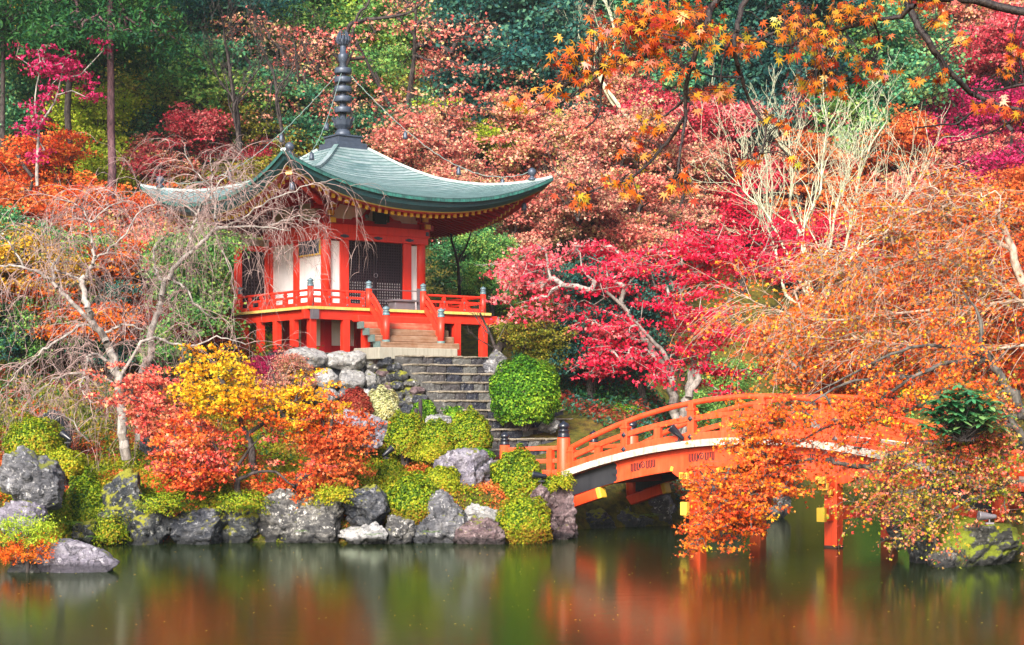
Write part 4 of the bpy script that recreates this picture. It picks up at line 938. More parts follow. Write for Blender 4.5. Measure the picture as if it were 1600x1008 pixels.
# ---------------------------------------------------------------- trees
def skeleton(trunks, targets, g, sag=.12, tip=.012, kz=.35, maxr=.08):
    """trunks: [(pts, r0, r1)]; joins every target to the nearest wood, thickness from what hangs on it"""
    P0, P1, R0, R1 = [], [], [], []; nod = []
    for pts, a, b in trunks:
        c = catmull(pts, 4); rr = np.linspace(a, b, len(c)); c[1:-1] += g.normal(size=(len(c) - 2, 3)) * .32 * rr[1:-1, None]
        for i in range(len(c) - 1): P0.append(c[i]); P1.append(c[i + 1]); R0.append(rr[i]); R1.append(rr[i + 1])
        nod += list(c[max(1, len(c) // 4):])
    nt = len(nod); T_ = np.asarray(targets); A = np.zeros((nt + 2 * len(T_), 3)); A[:nt] = nod; par = [-1] * nt; n = nt
    d0 = np.array([np.min(np.linalg.norm(A[:nt] - t, axis=1)) for t in T_]) if len(T_) else []
    for k in np.argsort(d0):
        t = T_[k]; df = A[:n] - t; cost = np.linalg.norm(df, axis=1) + kz * np.clip(df[:, 2], 0, None); j = int(np.argmin(cost))
        L_ = np.linalg.norm(df[j]); m = (A[j] + t) / 2 + g.normal(size=3) * .10 * L_; m[2] += sag * L_
        A[n] = m; par.append(j); A[n + 1] = t; par.append(n); n += 2
    cnt = np.zeros(n); 
    for i in range(n - 1, nt - 1, -1):
        cnt[i] += 1 if (i - nt) % 2 else 0
        if par[i] >= nt: cnt[par[i]] += cnt[i]
    r = np.minimum(tip * np.sqrt(np.maximum(cnt, 1)), maxr)
    for i in range(nt, n):
        j = par[i]; P0.append(A[j]); P1.append(A[i]); R0.append(min(r[i] * 1.15, r[j] if j >= nt else 9)); R1.append(r[i] * .85)
    return [np.array(q) for q in (P0, P1, R0, R1)]

def blob_points(blobs, n, g, tier=.55, hole=.35):
    """cluster centres inside ellipsoids (centre, radii), leaning to the outside, in loose tiers, with holes"""
    vol = np.array([np.prod(b[1]) ** .67 for b in blobs]); num = np.maximum(3, (n * vol / vol.sum())).astype(int); outp = []
    for (c, r), k in zip(blobs, num):
        p = g.normal(size=(k * 3, 3)); p /= np.linalg.norm(p, axis=1, keepdims=True); p *= g.random(len(p))[:, None] ** .45
        w = np.asarray(c) + p * np.asarray(r)
        hn = np.sin(w[:, 0] * 1.9 + w[:, 2] * 1.3) * np.sin(w[:, 1] * 1.7 - w[:, 2] * 2.1) ; w = w[hn > -hole - g.random(len(w)) * .5][:k]
        if tier: w[:, 2] = np.round(w[:, 2] / tier + g.random() * .3) * tier + g.normal(size=len(w)) * tier * .36
        outp.append(w)
    return np.vstack(outp)

def sprays(C, per, rad, g, size, up=.6, flat=.28, droop=.12, aspect=.7, lobed=False):
    n = len(C) * per; q = g.normal(size=(n, 3)) * np.array([rad, rad, rad * flat]) * .6; q[:, 2] -= droop * (q[:, 0] ** 2 + q[:, 1] ** 2) / max(rad, .05)
    Pp = np.repeat(C, per, 0) + q; return leaf_quads(Pp, size * g.uniform(.65, 1.3, n), g, up, aspect, lobed=lobed), Pp

def tree(name, label, cat, base, trunks, C, pal, bark, seed, per=40, rad=.45, leaf=.1, tip=.012, group=None, twigs=0, up=.6, flat=.28, droop=.12, sag=.12, pals=None, aspect=.7, maxr=.08, kz=.35, sides=6, lobed=True, whips=None):
    g = rng(seed); base = np.asarray(base, float); root = thing(name, label, cat, base, group=group)
    sk = skeleton([(np.asarray(p) - base, a, b) for p, a, b in trunks], C - base, g, sag, tip, maxr=maxr, kz=kz)
    if twigs:
        k = len(C) * twigs; a = np.repeat(C - base, twigs, 0); e = a + g.normal(size=(k, 3)) * np.array([rad, rad, rad * .45]) * .9; e[:, 2] -= .1 * rad
        sk = [np.concatenate([sk[0], a]), np.concatenate([sk[1], e]), np.concatenate([sk[2], np.full(k, tip * .7)]), np.concatenate([sk[3], np.full(k, tip * .35)])]
    wl = None
    if whips:
        wsk, wl = whip_twigs(trunks, g, **whips); sk = [np.concatenate([p, q - base if i < 2 else q]) for i, (p, q) in enumerate(zip(sk, wsk))]
    v, f = frusta(*sk, n=sides); link('trunk', mesh_np('trunk', v, f, bark, True), root)
    if per and wl is not None and len(wl):
        fr = np.array([s_.mean() for _, s_ in pals]); ch = np.searchsorted(np.cumsum(fr / fr.sum()), g.random(len(wl)))
        for i, (pl, _) in enumerate(pals):
            q = wl[ch == i] - base; v, f = leaf_quads(q, leaf * g.uniform(.65, 1.3, len(q)), g, .3, aspect, lobed=True); link('crown', mesh_np('crown', v, f, leafm(pl)), root)
    if per:
        if pals is None: pals = [(pal, np.ones(len(C), bool))]
        for pl, sel in pals:
            if sel.sum() == 0: continue
            (v, f), _ = sprays(C[sel] - base, per, rad, g, leaf, up, flat, droop, aspect, lobed and aspect > .5); link('crown' if len(pals) == 1 else 'crown', mesh_np('crown', v, f, leafm(pl)), root)
    return root
def whip_twigs(trunks, g, n, dirv, spread, lens, per, drop=.09, r=.011, jit=.07, sub=.5, r_max=.08):
    """long fine drooping twigs along the limbs and the leaf places on them"""
    src = []
    for pts, a, b in trunks:
        c = catmull(pts, 5); rr = np.linspace(a, b, len(c)); src += [c[i] for i in range(len(c)) if rr[i] < r_max]
    A, B, RA, RB, LP = [], [], [], [], []
    def run(p, d, L_, r0, k, depth):
        m = 8; d = d / np.linalg.norm(d); q = p
        for i in range(m):
            d = d + g.normal(size=3) * .10; d[2] -= drop; d /= np.linalg.norm(d); e = q + d * L_ / m; a, b = r0 * (1 - i / m * .7), r0 * (1 - (i + 1) / m * .7); A.append(q); B.append(e); RA.append(a); RB.append(b)
            for t in g.random(max(0, int(k / m * (.3 + 1.2 * i / m) + g.random()))): LP.append(q + (e - q) * t + g.normal(size=3) * jit)
            q = e
            if depth < 1 and i > 0 and g.random() < sub: run(q, d + g.normal(size=3) * .55, L_ * g.uniform(.35, .6), r0 * .6, k * .5, depth + 1)
    for _ in range(n): run(src[g.integers(len(src))], np.asarray(dirv) + g.normal(size=3) * spread, g.uniform(*lens), r, per, 0)
    return (np.array(A), np.array(B), np.array(RA), np.array(RB)), np.array(LP)
def px_blobs(bl, Y):
    """(px, py, rx px, ry px, depth offset, depth radius m)"""
    o = []
    for b in bl:
        px, py, rx, ry = b[:4]; dy = b[4] if len(b) > 4 else 0; rd = b[5] if len(b) > 5 else rx / F * Y * .8
        o.append((W(px, py, Y + dy), np.array([rx / F * Y, rd, ry / F * Y])))
    return o
def px_line(pts, Y, wob=.0, seed=0):
    """(px,py[,dy]) list -> 3-D polyline"""
    return np.array([W(p[0], p[1], Y + (p[2] if len(p) > 2 else wob * math.sin(i * 1.7 + seed))) for i, p in enumerate(pts)])

# ---- hillside forest: a few grown trees, then copies with their own colours
PROTO = {}
def proto(kind):
    if kind in PROTO: return PROTO[kind]
    g = rng(sum(map(ord, kind)) * 7 + len(kind)); T_ = []
    if kind.startswith('maple'):
        H = 7.0; bl = []
        for k in range(9):
            a = k * 2.4 + g.uniform(-.4, .4); r = g.uniform(.6, 2.3); bl.append((np.array([math.cos(a) * r, math.sin(a) * r, g.uniform(2.7, 6.0) - .28 * r]), np.array([g.uniform(1.0, 1.7), g.uniform(1.0, 1.7), g.uniform(.5, .95)])))
        C = blob_points(bl, 430, g, .5, .12); tr = [(np.array([(0, 0, -.6), (.1, .05, .8), (-.1, .1, 1.9)]), .2, .15)]
        for k in range(5):
            a = k * 1.256 + .4; tr.append((np.array([(-.1, .1, 1.8), (.7 * math.cos(a), .7 * math.sin(a), 3.0), (1.3 * math.cos(a), 1.3 * math.sin(a), 4.3)]), .12, .05))
        per, rad, leaf, flat = 56, .42, .122, .34
    elif kind.startswith('round'):
        H = 8.0; bl = []
        for k in range(10):
            a = k * 2.4; r = g.uniform(.3, 1.7); bl.append((np.array([math.cos(a) * r, math.sin(a) * r, 2.2 + k * .52]), np.array([1.3, 1.3, .9]) * g.uniform(.8, 1.2)))
        C = blob_points(bl, 420, g, .7, .2); tr = [(np.array([(0, 0, -.6), (.1, 0, 2), (0, .1, 4.4), (0, 0, 6.6)]), .22, .06)]
        per, rad, leaf, flat = 46, .42, .145, .55
    elif kind.startswith('sparse'):
        H = 7.0; bl = [(np.array([g.uniform(-1.8, 1.8), g.uniform(-1.8, 1.8), g.uniform(2.2, 6.2)]), np.array([1.1, 1.1, .7])) for k in range(9)]
        C = blob_points(bl, 150, g, .5, .1); tr = [(np.array([(0, 0, -.6), (.2, .1, 1.2), (-.1, 0, 2.6), (.1, .2, 4.8)]), .13, .04)]
        for k in range(5):
            a = k * 1.256; tr.append((np.array([(0, 0, 1.4 + .3 * k), (.8 * math.cos(a), .8 * math.sin(a), 2.8 + .3 * k), (1.5 * math.cos(a), 1.5 * math.sin(a), 4.2 + .3 * k)]), .07, .025))
        per, rad, leaf, flat = 34, .42, .085, .3
    base = np.zeros(3); sk = skeleton(tr, C, g, .12, .014)
    if kind[0] != 'r':
        a = np.repeat(C, 2, 0); e_ = a + g.normal(size=(len(a), 3)) * np.array([.45, .45, .3]); sk = [np.concatenate([p_, q_]) for p_, q_ in zip(sk, (a, e_, np.full(len(a), .014), np.full(len(a), .006)))]
    v, f = frusta(*sk, n=5); tm = mesh_np('trunk', v, f, BARK, True)
    (v, f), _ = sprays(C, per, rad, g, leaf, .3, flat, lobed=kind[0] != 'r'); cm = mesh_np('crown', v, f, leafm('green'))
    PROTO[kind] = (tm, cm, H); return PROTO[kind]
def hill_spot(px, py, ht):
    """distance at which a tree of that height standing on the slope shows its crown centre at py"""
    Ys = np.arange(47, 125, .5); X = (px - CX) / F * Ys; e = ground_z(X, Ys) + .62 * ht - (CH - (py - CY) / F * Ys); k = np.where(e > 0)[0]
    return float(Ys[k[0]]) if len(k) else 122.0
def hill_tree(px, py, kind, pal, k, label, cat='tree', Y=None, sz=1.0, name=None, group=None, bark=None, lift=0):
    tm, cm, H = proto(kind); ht = H * k; Y = Y or hill_spot(px, py, ht); x = (px - CX) / F * Y
    g = rng(int(px * 7 + py * 13)); b = (x, Y, gz(x, Y) + lift)
    root = thing(name or {'m': 'maple_tree', 'r': 'evergreen_tree', 's': 'sapling'}[kind[0]], label, cat, b, g.uniform(0, 6.28), group); root.scale = (k * sz, k * sz, k)
    for me, nm, mt in ((tm, 'trunk', bark or BARK), (cm, 'crown', leafm(pal))):
        o = link(nm, me, root); o.material_slots[0].link = 'OBJECT'; o.material_slots[0].material = mt
    return root
HILL = [
 # px, py, kind, palette, scale, label
 (30, 60, 'maple1', 'mustard', 1.0, 'yellow brown maple in the top left corner behind the cedar trunks'),
 (60, 145, 'round1', 'green', .9, 'green leafy tree at the left edge behind the crimson sapling'),
 (20, 215, 'round2', 'teal', .8, 'dark blue green tree low at the left edge above the orange maple'),
 (250, 110, 'maple2', 'olive', 1.0, 'olive and ochre maple just right of the tall bare cedar trunk'),
 (225, 40, 'maple3', 'green', 1.05, 'fresh green maple high beside the tall bare cedar trunk'),
 (330, 60, 'round1', 'teal', 1.1, 'blue green tree left of the dark thin trunk at the top'),
 (330, 160, 'maple1', 'green', 1.05, 'wide green maple above the rose maple at the left roof'),
 (265, 195, 'maple2', 'teal', .85, 'blue green maple between the tall cedar trunk and the rose maple'),
 (420, 55, 'maple2', 'green', 1.1, 'green maple at the top left of the spire'),
 (400, 150, 'maple3', 'teal', 1.05, 'blue green maple left of the spire rings'),
 (470, 205, 'maple1', 'teal', .9, 'dark green maple just left of the spire base'),
 (480, 90, 'sparse1', 'salmon', 1.3, 'thin salmon pink maple left of the spire tip'),
 (395, 235, 'maple2', 'olive', .75, 'olive tree above the near roof corner'),
 (520, 20, 'round2', 'green', 1.1, 'light green tree at the top just left of the spire jewel'),
 (610, 30, 'maple1', 'lime', 1.1, 'yellow green maple at the top right of the spire'),
 (690, 60, 'maple3', 'green', 1.1, 'bright green maple at the top beside the dark conifers'),
 (600, 110, 'maple2', 'green', 1.0, 'green maple right behind the spire rings'),
 (640, 110, 'sparse2', 'salmon', 1.45, 'loose salmon maple right of the spire under the yellow green maple'),
 (700, 150, 'maple1', 'salmon', .85, 'salmon and olive maple right of the spire below the bright green maple'),
 (610, 205, 'maple3', 'teal', .8, 'green maple between spire base and salmon maples'),
 (780, 50, 'round1', 'darkteal', 1.3, 'dark blue conifer at the top centre'),
 (840, 110, 'round2', 'darkteal', 1.2, 'dark blue conifer under the pale bare limbs at the top centre'),
 (760, 130, 'round1', 'darkteal', 1.0, 'dark conifer in the gap above the pink maples'),
 (640, 185, 'maple2', 'olive', .75, 'olive and salmon maple close to the right of the spire base'),
 (680, 235, 'maple1', 'pinkbrown', .85, 'dusty pink maple right above the roof ridge'),
 (760, 215, 'maple3', 'lime', .8, 'yellow green maple among the pink maples above the roof'),
 (600, 265, 'maple3', 'salmon', .6, 'small pink maple touching the roof slope beside the spire'),
 (830, 150, 'maple2', 'salmon', .9, 'pink maple below the dark conifers left of the hanging branches'),
 (900, 80, 'maple1', 'pinkbrown', 1.0, 'brownish pink maple at the top behind the overhanging leaves'),
 (960, 150, 'maple2', 'salmon', .95, 'pink maple behind the leftmost overhanging branch tip'),
 (850, 230, 'maple1', 'salmon', .9, 'pink maple above the right roof tip'),
 (940, 235, 'maple3', 'pinkbrown', .9, 'faded pink maple to the right above the roof tip'),
 (1030, 210, 'maple1', 'rose', .9, 'rose maple behind the long hanging branch'),
 (720, 300, 'maple2', 'pinkbrown', .7, 'dusty rose maple behind the right roof slope'),
 (870, 320, 'maple3', 'pinkbrown', .8, 'brownish pink maple right of the roof tip'),
 (960, 320, 'maple2', 'salmon', .85, 'salmon pink maple between roof tip and crimson maple'),
 (1050, 300, 'maple1', 'pinkbrown', .9, 'dull pink maple behind the lowest overhanging twigs'),
 (1120, 250, 'maple3', 'rose', .9, 'rose red maple left of the bare pale branches'),
 (1040, 60, 'round2', 'teal', 1.2, 'blue green tree at the top behind the overhanging leaves'),
 (1130, 90, 'round1', 'darkteal', 1.2, 'dark blue green tree behind the heavy cluster of overhanging leaves'),
 (1220, 120, 'round2', 'darkteal', 1.2, 'dark conifer right of the long hanging branch'),
 (1310, 80, 'round1', 'teal', 1.2, 'blue green tree at the top right behind the overhanging maple'),
 (1400, 140, 'round2', 'teal', 1.1, 'blue green tree above the bare pale branches'),
 (1330, 180, 'round1', 'green', 1.0, 'green tree behind the top of the bare pale branches'),
 (1240, 230, 'maple2', 'rose', .9, 'red maple behind the bare pale branches'),
 (1160, 320, 'maple2', 'crimson', .85, 'crimson maple behind the foot of the bare pale branches'),
 (1270, 310, 'maple1', 'rust', .85, 'rust and olive maple behind the bare pale branches'),
 (1460, 60, 'maple1', 'salmon', 1.0, 'pink orange maple in the top right corner'),
 (1560, 90, 'maple3', 'rose', 1.0, 'rose red maple at the right top edge'),
 (1480, 200, 'maple2', 'magenta', .9, 'magenta maple at the right above the brown twigged maple'),
 (1580, 215, 'maple1', 'magenta', .9, 'magenta maple at the right edge'),
 (1400, 250, 'maple3', 'rust', .9, 'rust maple right of the bare pale branches'),
 (1500, 300, 'maple1', 'salmon', .9, 'dusty orange maple at the right behind the brown twigged maple'),
 (1590, 320, 'maple2', 'rust', .9, 'rust maple at the right edge below the magenta maples'),
 (1380, 350, 'maple2', 'orange', .85, 'orange maple behind the brown twigged maple'),
 (1280, 400, 'maple3', 'crimson', .8, 'crimson maple at the right of the big crimson maple'),
 (310, 240, 'maple3', 'rose', .75, 'rose pink maple above the left roof slope'),
 (395, 275, 'maple1', 'rose', .55, 'small rose pink maple close behind the near roof corner'),
 (250, 260, 'maple1', 'salmon', .6, 'salmon maple left of the rose pink maple above the left roof'),
 (290, 290, 'maple2', 'olive', .5, 'small olive tree behind the left roof tip'),
 (40, 285, 'maple1', 'fire', .8, 'orange red maple at the left edge'),
 (105, 345, 'maple2', 'fire', .7, 'orange red maple above the bare cherry trees'),
 (195, 338, 'maple3', 'fire', .6, 'orange maple just left of the left roof tip'),
 (145, 232, 'round1', 'lime', .72, 'light yellow green bushy tree at the foot of the tall cedar trunk'),
 (60, 380, 'maple1', 'rust', .8, 'rust maple at the left behind the bare cherry twigs'),
 (200, 400, 'maple3', 'salmon', .75, 'pinkish maple behind the bare cherry limbs below the left roof'),
 (40, 470, 'maple2', 'mustard', .75, 'yellow ochre maple at the left behind the bare cherry trees'),
 (130, 490, 'maple1', 'orange', .65, 'orange ochre maple behind the bare cherry trunk fork'),
 (25, 550, 'round2', 'glossy', .6, 'dark green evergreen low at the left edge'),
 (100, 560, 'round1', 'green', .55, 'green evergreen behind the bare cherry trunks'),
 (290, 470, 'round1', 'green', .6, 'green evergreen left of the lattice side screen'),
 (340, 400, 'round2', 'green', .55, 'green tree under the left eave'),
 (250, 430, 'maple1', 'mustard', .55, 'ochre maple between the bare cherry limbs left of the pavilion'),
 (360, 470, 'maple3', 'gold', .35, 'small golden maple beside the lattice side screen'),
 (725, 400, 'round2', 'glossy', .5, 'glossy green evergreen right of the pavilion wall'),
 (765, 440, 'round1', 'green', .42, 'dark green evergreen above the right veranda rail'),
 (790, 380, 'maple2', 'pinkbrown', .65, 'reddish brown maple under the right roof tip'),
 (840, 550, 'maple1', 'olive', .45, 'olive shrubby tree behind the big round clipped bush'),
 (920, 600, 'round1', 'darkteal', .5, 'dark understory tree right of the big round clipped bush'),
 (1000, 610, 'round2', 'darkteal', .5, 'dark understory tree beneath the big crimson maple'),
 (1130, 620, 'round1', 'green', .45, 'dark green shrub tree behind the middle of the bridge'),
 (1250, 600, 'round2', 'olive', .5, 'olive shrub tree behind the crown of the bridge'),
 (1380, 640, 'round1', 'green', .5, 'green shrub tree behind the right half of the bridge'),
 (240, 590, 'maple1', 'maroon', .42, 'dark red shrubby maple behind the bare cherry trunks'),
 (310, 560, 'maple3', 'maroon', .40, 'dark pink shrubby maple left of the terrace wall'),
 (415, 550, 'maple2', 'magenta', .26, 'magenta shrub against the left veranda posts'),
 (450, 610, 'maple1', 'pinkbrown', .3, 'thin brownish pink shrub below the left corner of the terrace'),
 (30, 620, 'round2', 'darkteal', .45, 'dark evergreen shrub above the left mounded bush'),
 (150, 640, 'round1', 'darkteal', .4, 'dark evergreen shrub behind the bare cherry trunk foot'),
]
YFIX = {(450, 610): 43.6, (415, 550): 45.2, (480, 90): 64, (640, 110): 65, (600, 110): 68, (725, 400): 57.5, (765, 440): 56, (790, 380): 59}
for q in HILL:
    px, py, kind, pal, k, lb = q; Yf = None
    hill_tree(px, py, kind, pal, k, lb, sz=1.12, Y=YFIX.get((px, py)))
# upper rows that close the view to the ridge
UP = [(20, 'maple1', 'teal'), (140, 'round1', 'green'), (270, 'maple2', 'green'), (390, 'round2', 'teal'), (500, 'maple3', 'green'), (620, 'round1', 'lime'), (740, 'round2', 'darkteal'), (860, 'round1', 'darkteal'), (980, 'round2', 'darkteal'), (1090, 'maple1', 'teal'), (1210, 'round1', 'darkteal'), (1330, 'round2', 'teal'), (1450, 'maple2', 'olive'), (1570, 'maple1', 'salmon')]
for i, (px, kind, pal) in enumerate(UP):
    for j, py in enumerate((-20, -75)):
        hill_tree(px + 55 * j, py, kind, pal, 1.25, 'distant forest tree on the upper slope closing the view at the top of the picture', group='distant forest trees on the upper slope', sz=1.15)

# ---- tall cedars with bare trunks
def cedar(px, w_px, Y, label, dark, crown_py=None, seed=0, pals='conifer'):
    x = (px - CX) / F * Y; z0 = gz(x, Y); r = w_px / F * Y / 2; top = 22.0; g = rng(seed); base = np.array([x, Y, z0 - .3])
    lo = (CH - (crown_py - CY) / F * Y - z0) if crown_py is not None else 14; C = []
    for k in range(300):
        h = lo + (top - lo) * g.random() ** 1.8; rr = (top - h) / (top - lo) * 2.2 + .5; a = g.uniform(0, 6.28); q = rr * g.random() ** .5; C.append([x + math.cos(a) * q, Y + math.sin(a) * q, z0 + h - .28 * q])
    return tree('cedar_tree', label, 'cedar', base, [(np.array([base, base + [.05, 0, 6], base + [0, .1, 13], base + [0, 0, top]]), r, r * .35)], np.array(C), pals, dark, seed, per=60, rad=.55, leaf=.2, tip=.016, flat=.35, droop=.5, aspect=.35, sides=10, sag=.25)
cedar(172, 15, 58, 'tall cedar with a bare purple brown trunk at the top left', BARKC, 42, 31)
cedar(105, 13, 59.5, 'dark cedar trunk left of the tall purple brown cedar', BARK, 55, 32)
cedar(2, 10, 60, 'cedar whose trunk stands on the left edge of the picture', BARK, 30, 33)
cedar(360, 12, 66, 'dark slim cedar trunk in the green woods left of the spire', BARK, -10, 34, 'darkteal')
cedar(797, 17, 67, 'dark red brown cedar trunk among the dark conifers at the top centre', BARKC, -30, 35, 'darkteal')
cedar(1248, 12, 66, 'dark cedar trunk behind the overhanging leaves right of centre', BARK, -20, 36, 'darkteal')
cedar(1100, 12, 69, 'pale grey cedar trunk behind the long hanging branch', BARKG, -20, 37, 'darkteal')
# crimson sapling at the cedars
b_ = W(70, 250, 56); bl = px_blobs([(75, 90, 60, 25), (110, 140, 50, 25), (60, 190, 40, 35), (60, 235, 25, 20), (150, 75, 25, 15), (95, 110, 50, 20)], 56.5)
tree('maple_sapling', 'slender magenta red maple in front of the dark cedar trunks at the top left', 'tree', px_line([(58, 290)], 56.5)[0], [(px_line([(58, 290), (62, 200), (85, 160), (98, 110)], 56.5), .06, .02), (px_line([(62, 215), (55, 150), (70, 80)], 56.5), .04, .015)], blob_points(bl, 75, rng(41), 0, .1), 'magenta', BARKG, 41, per=26, rad=.3, leaf=.12)

# ---- the big crimson maple with the pale forked trunk
Y1 = 46.5; L_ = lambda p, dy=0: px_line([(a, b, dy * i / max(1, len(p) - 1)) for i, (a, b) in enumerate(p)], Y1)
bl = px_blobs([(905, 425, 105, 42, -.5), (1000, 440, 105, 55, .5), (1100, 415, 100, 48, .5), (1190, 395, 85, 42, .8), (940, 520, 85, 35, -.8), (990, 575, 70, 32, -1), (1125, 545, 70, 42, 0), (845, 470, 70, 36, -.5), (1050, 495, 100, 40, -.4), (1150, 590, 55, 20, .3), (1235, 415, 55, 35, 1), (930, 575, 45, 18, -.6), (830, 420, 60, 30, .4), (1060, 395, 80, 30, 1)], Y1)
C = blob_points(bl, 470, rng(51), .42, -.1); px_ = CX + C[:, 0] / C[:, 1] * F; g = rng(52); pk = (px_ + g.normal(size=len(C)) * 45) < 905
tree('maple_tree', 'big crimson maple with a pale forked trunk behind the bridge', 'tree', W(1062, 668, Y1), [(L_([(1060, 690), (1054, 631), (1047, 591), (1026, 556), (1001, 520), (972, 477), (918, 431)], -1), .15, .035), (L_([(1054, 640), (1043, 566), (1018, 531), (990, 500)], -1.4), .10, .03),
   (L_([(1064, 680), (1072, 631), (1079, 595), (1086, 556), (1083, 531), (1076, 496)], .8), .15, .05), (L_([(1076, 620), (1092, 584), (1108, 548), (1118, 506), (1150, 450)], 1.2), .11, .035), (L_([(1047, 600), (1055, 560), (1062, 520)], 1.6), .07, .03), (L_([(1083, 531), (1062, 470), (1090, 420)], .8), .06, .03)],
   C, 'crimson', BARKP, 51, per=46, rad=.36, leaf=.105, twigs=2, pals=[('crimson', ~pk), ('rose', pk)])
# ---- orange maples right, behind the bridge
for k, (bs, Y, tr, pal, lb, n) in enumerate([
 ([(1400, 470, 90, 45), (1330, 545, 80, 45), (1450, 555, 90, 45), (1380, 590, 80, 30), (1290, 500, 60, 30)], 43.5, [[(1396, 660), (1392, 600), (1380, 560), (1395, 500)], [(1392, 610), (1430, 560), (1450, 520)], [(1388, 590), (1340, 560), (1310, 530)]], 'orange', 'orange maple with a mossy dark trunk behind the right half of the bridge', 330),
 ([(1500, 450, 110, 65), (1570, 520, 80, 70), (1560, 400, 80, 55), (1500, 540, 80, 45), (1590, 590, 60, 40)], 41.5, [[(1580, 690), (1568, 620), (1548, 563), (1534, 530), (1520, 470)], [(1560, 590), (1590, 540), (1600, 480)]], 'fire', 'orange red maple with a dark leaning trunk at the right edge', 380),
 ([(1270, 580, 60, 30), (1230, 540, 55, 30), (1310, 620, 60, 22)], 45, [[(1278, 680), (1272, 610), (1265, 570)], [(1290, 680), (1310, 620), (1320, 590)], [(1300, 690), (1330, 630), (1345, 600)]], 'rust', 'thin pale trunked orange maple behind the crown of the bridge', 150)]):
    C = blob_points(px_blobs(bs, Y), n, rng(60 + k), .42, .3)
    tree('maple_tree', lb, 'tree', px_line([tr[0][0]], Y)[0], [(px_line(t, Y, .25, i), .16 if i == 0 else .09, .05 if i == 0 else .03) for i, t in enumerate(tr)], C, pal, BARKM if k < 2 else BARKP, 60 + k, per=52, rad=.40, leaf=.095, twigs=3)
# ---- brown twigged maple at the right: fine bare twigs, few leaves
Y = 38.5; bs = [(1330, 430, 110, 40), (1450, 400, 110, 55), (1400, 330, 100, 50), (1530, 330, 90, 60), (1560, 430, 70, 40), (1330, 520, 120, 35), (1480, 290, 80, 35), (1260, 500, 60, 14)]
C = blob_points(px_blobs(bs, Y), 230, rng(71), .28, .0)
tree('maple_tree', 'half bare maple with a fan of fine brown twigs spreading from the right edge', 'tree', W(1625, 700, Y), [(px_line([(1630, 720), (1622, 600), (1606, 480), (1580, 390), (1556, 330)], Y), .17, .06), (px_line([(1606, 480), (1540, 430), (1450, 400), (1380, 420), (1310, 380)], Y, .3), .05, .014),
    (px_line([(1600, 470), (1500, 480), (1400, 490), (1290, 500), (1200, 480), (1160, 460)], Y, .3), .045, .012), (px_line([(1580, 390), (1500, 350), (1440, 330), (1370, 380)], Y, .3), .06, .02), (px_line([(1612, 540), (1520, 545), (1430, 541), (1340, 530)], Y, .3), .04, .012)],
    C, 'pinkbrown', BARKT, 71, per=24, rad=.42, leaf=.08, twigs=6, tip=.010, pals=[('rust', rng(72).random(len(C)) < .4), ('orange', (rng(72).random(len(C)) >= .4) & (rng(72).random(len(C)) < .75)), ('mustard', rng(72).random(len(C)) >= .75)], sag=.2, whips=dict(n=230, dirv=(-.85, -.1, -.02), spread=.36, lens=(1.0, 2.5), per=15, r=.009, jit=.06, sub=.6))
# ---- orange maple leaning over the water in front of the bridge
Y = 31.5
def near_maple(label, bs, n, tr, pals, seed, per, leaf, rad, twigs, base, whips=None, bark=BARKM, tier=.26, sparse=None):
    C = blob_points(px_blobs(bs, Y), int(n * 1.5), rng(seed), tier, .05)
    if sparse: C = np.vstack([C, blob_points(px_blobs(sparse[0], Y), sparse[1], rng(seed + 5), .15, .0)])
    u = rng(seed + 1).random(len(C)); cum = np.cumsum([w for _, w in pals]) / sum(w for _, w in pals); k = np.searchsorted(cum, u)
    return tree('maple_tree', label, 'tree', base, tr, C, None, bark, seed, per=per, rad=rad, leaf=leaf, twigs=twigs, pals=[(p, k == i) for i, (p, _) in enumerate(pals)], tip=.008, sag=.1, maxr=.035, up=.5, whips=whips)
T3 = [(px_line([(1640, 800), (1618, 690), (1591, 628), (1569, 598), (1547, 563), (1534, 532), (1528, 490), (1505, 455)], Y), .13, .012), (px_line([(1547, 563), (1508, 565), (1464, 572), (1429, 589), (1394, 611), (1364, 633), (1346, 668), (1335, 700)], Y, .2), .055, .012), (px_line([(1534, 555), (1490, 541), (1434, 541), (1380, 560), (1320, 590), (1260, 620)], Y, .3), .05, .012),
      (px_line([(1600, 650), (1500, 680), (1427, 700), (1400, 708), (1377, 722), (1350, 729), (1319, 725), (1299, 718), (1269, 717), (1235, 725), (1208, 742), (1178, 766)], Y, .12), .075, .018), (px_line([(1429, 589), (1380, 590), (1320, 600), (1250, 640), (1170, 680)], Y, .3), .04, .01), (px_line([(1490, 600), (1420, 640), (1330, 650), (1230, 700), (1160, 730)], Y, .3), .04, .01)]
near_maple('orange maple leaning from the right bank across the bridge, its leaves hanging to the water', [(1125, 812, 62, 44), (1195, 775, 75, 45), (1130, 755, 58, 34), (1225, 720, 60, 30), (1190, 695, 70, 28), (1160, 800, 60, 36), (1090, 840, 32, 20), (1195, 655, 55, 22)], 270, T3,
    [('orange', 5), ('fire', 3), ('gold', .6)], 81, 26, .066, .17, 2, W(1640, 810, Y), whips=dict(n=95, dirv=(-.85, -.1, -.05), spread=.4, lens=(.6, 1.5), per=26, r=.007, jit=.06, sub=.5), sparse=([(1265, 655, 80, 30), (1350, 645, 85, 30), (1400, 675, 60, 26), (1430, 610, 90, 26), (1300, 695, 60, 18), (1540, 620, 60, 40), (1590, 560, 40, 60)], 150))
Y = 30.5
T4 = [(px_line([(1650, 880), (1625, 760), (1600, 690), (1570, 640)], Y), .13, .05), (px_line([(1600, 690), (1540, 720), (1480, 750), (1420, 770), (1380, 790), (1360, 810)], Y, .3), .05, .01), (px_line([(1620, 750), (1560, 760), (1500, 790), (1450, 820)], Y, .3), .05, .012), (px_line([(1585, 660), (1520, 690), (1450, 710), (1400, 740)], Y, .3), .05, .012)]
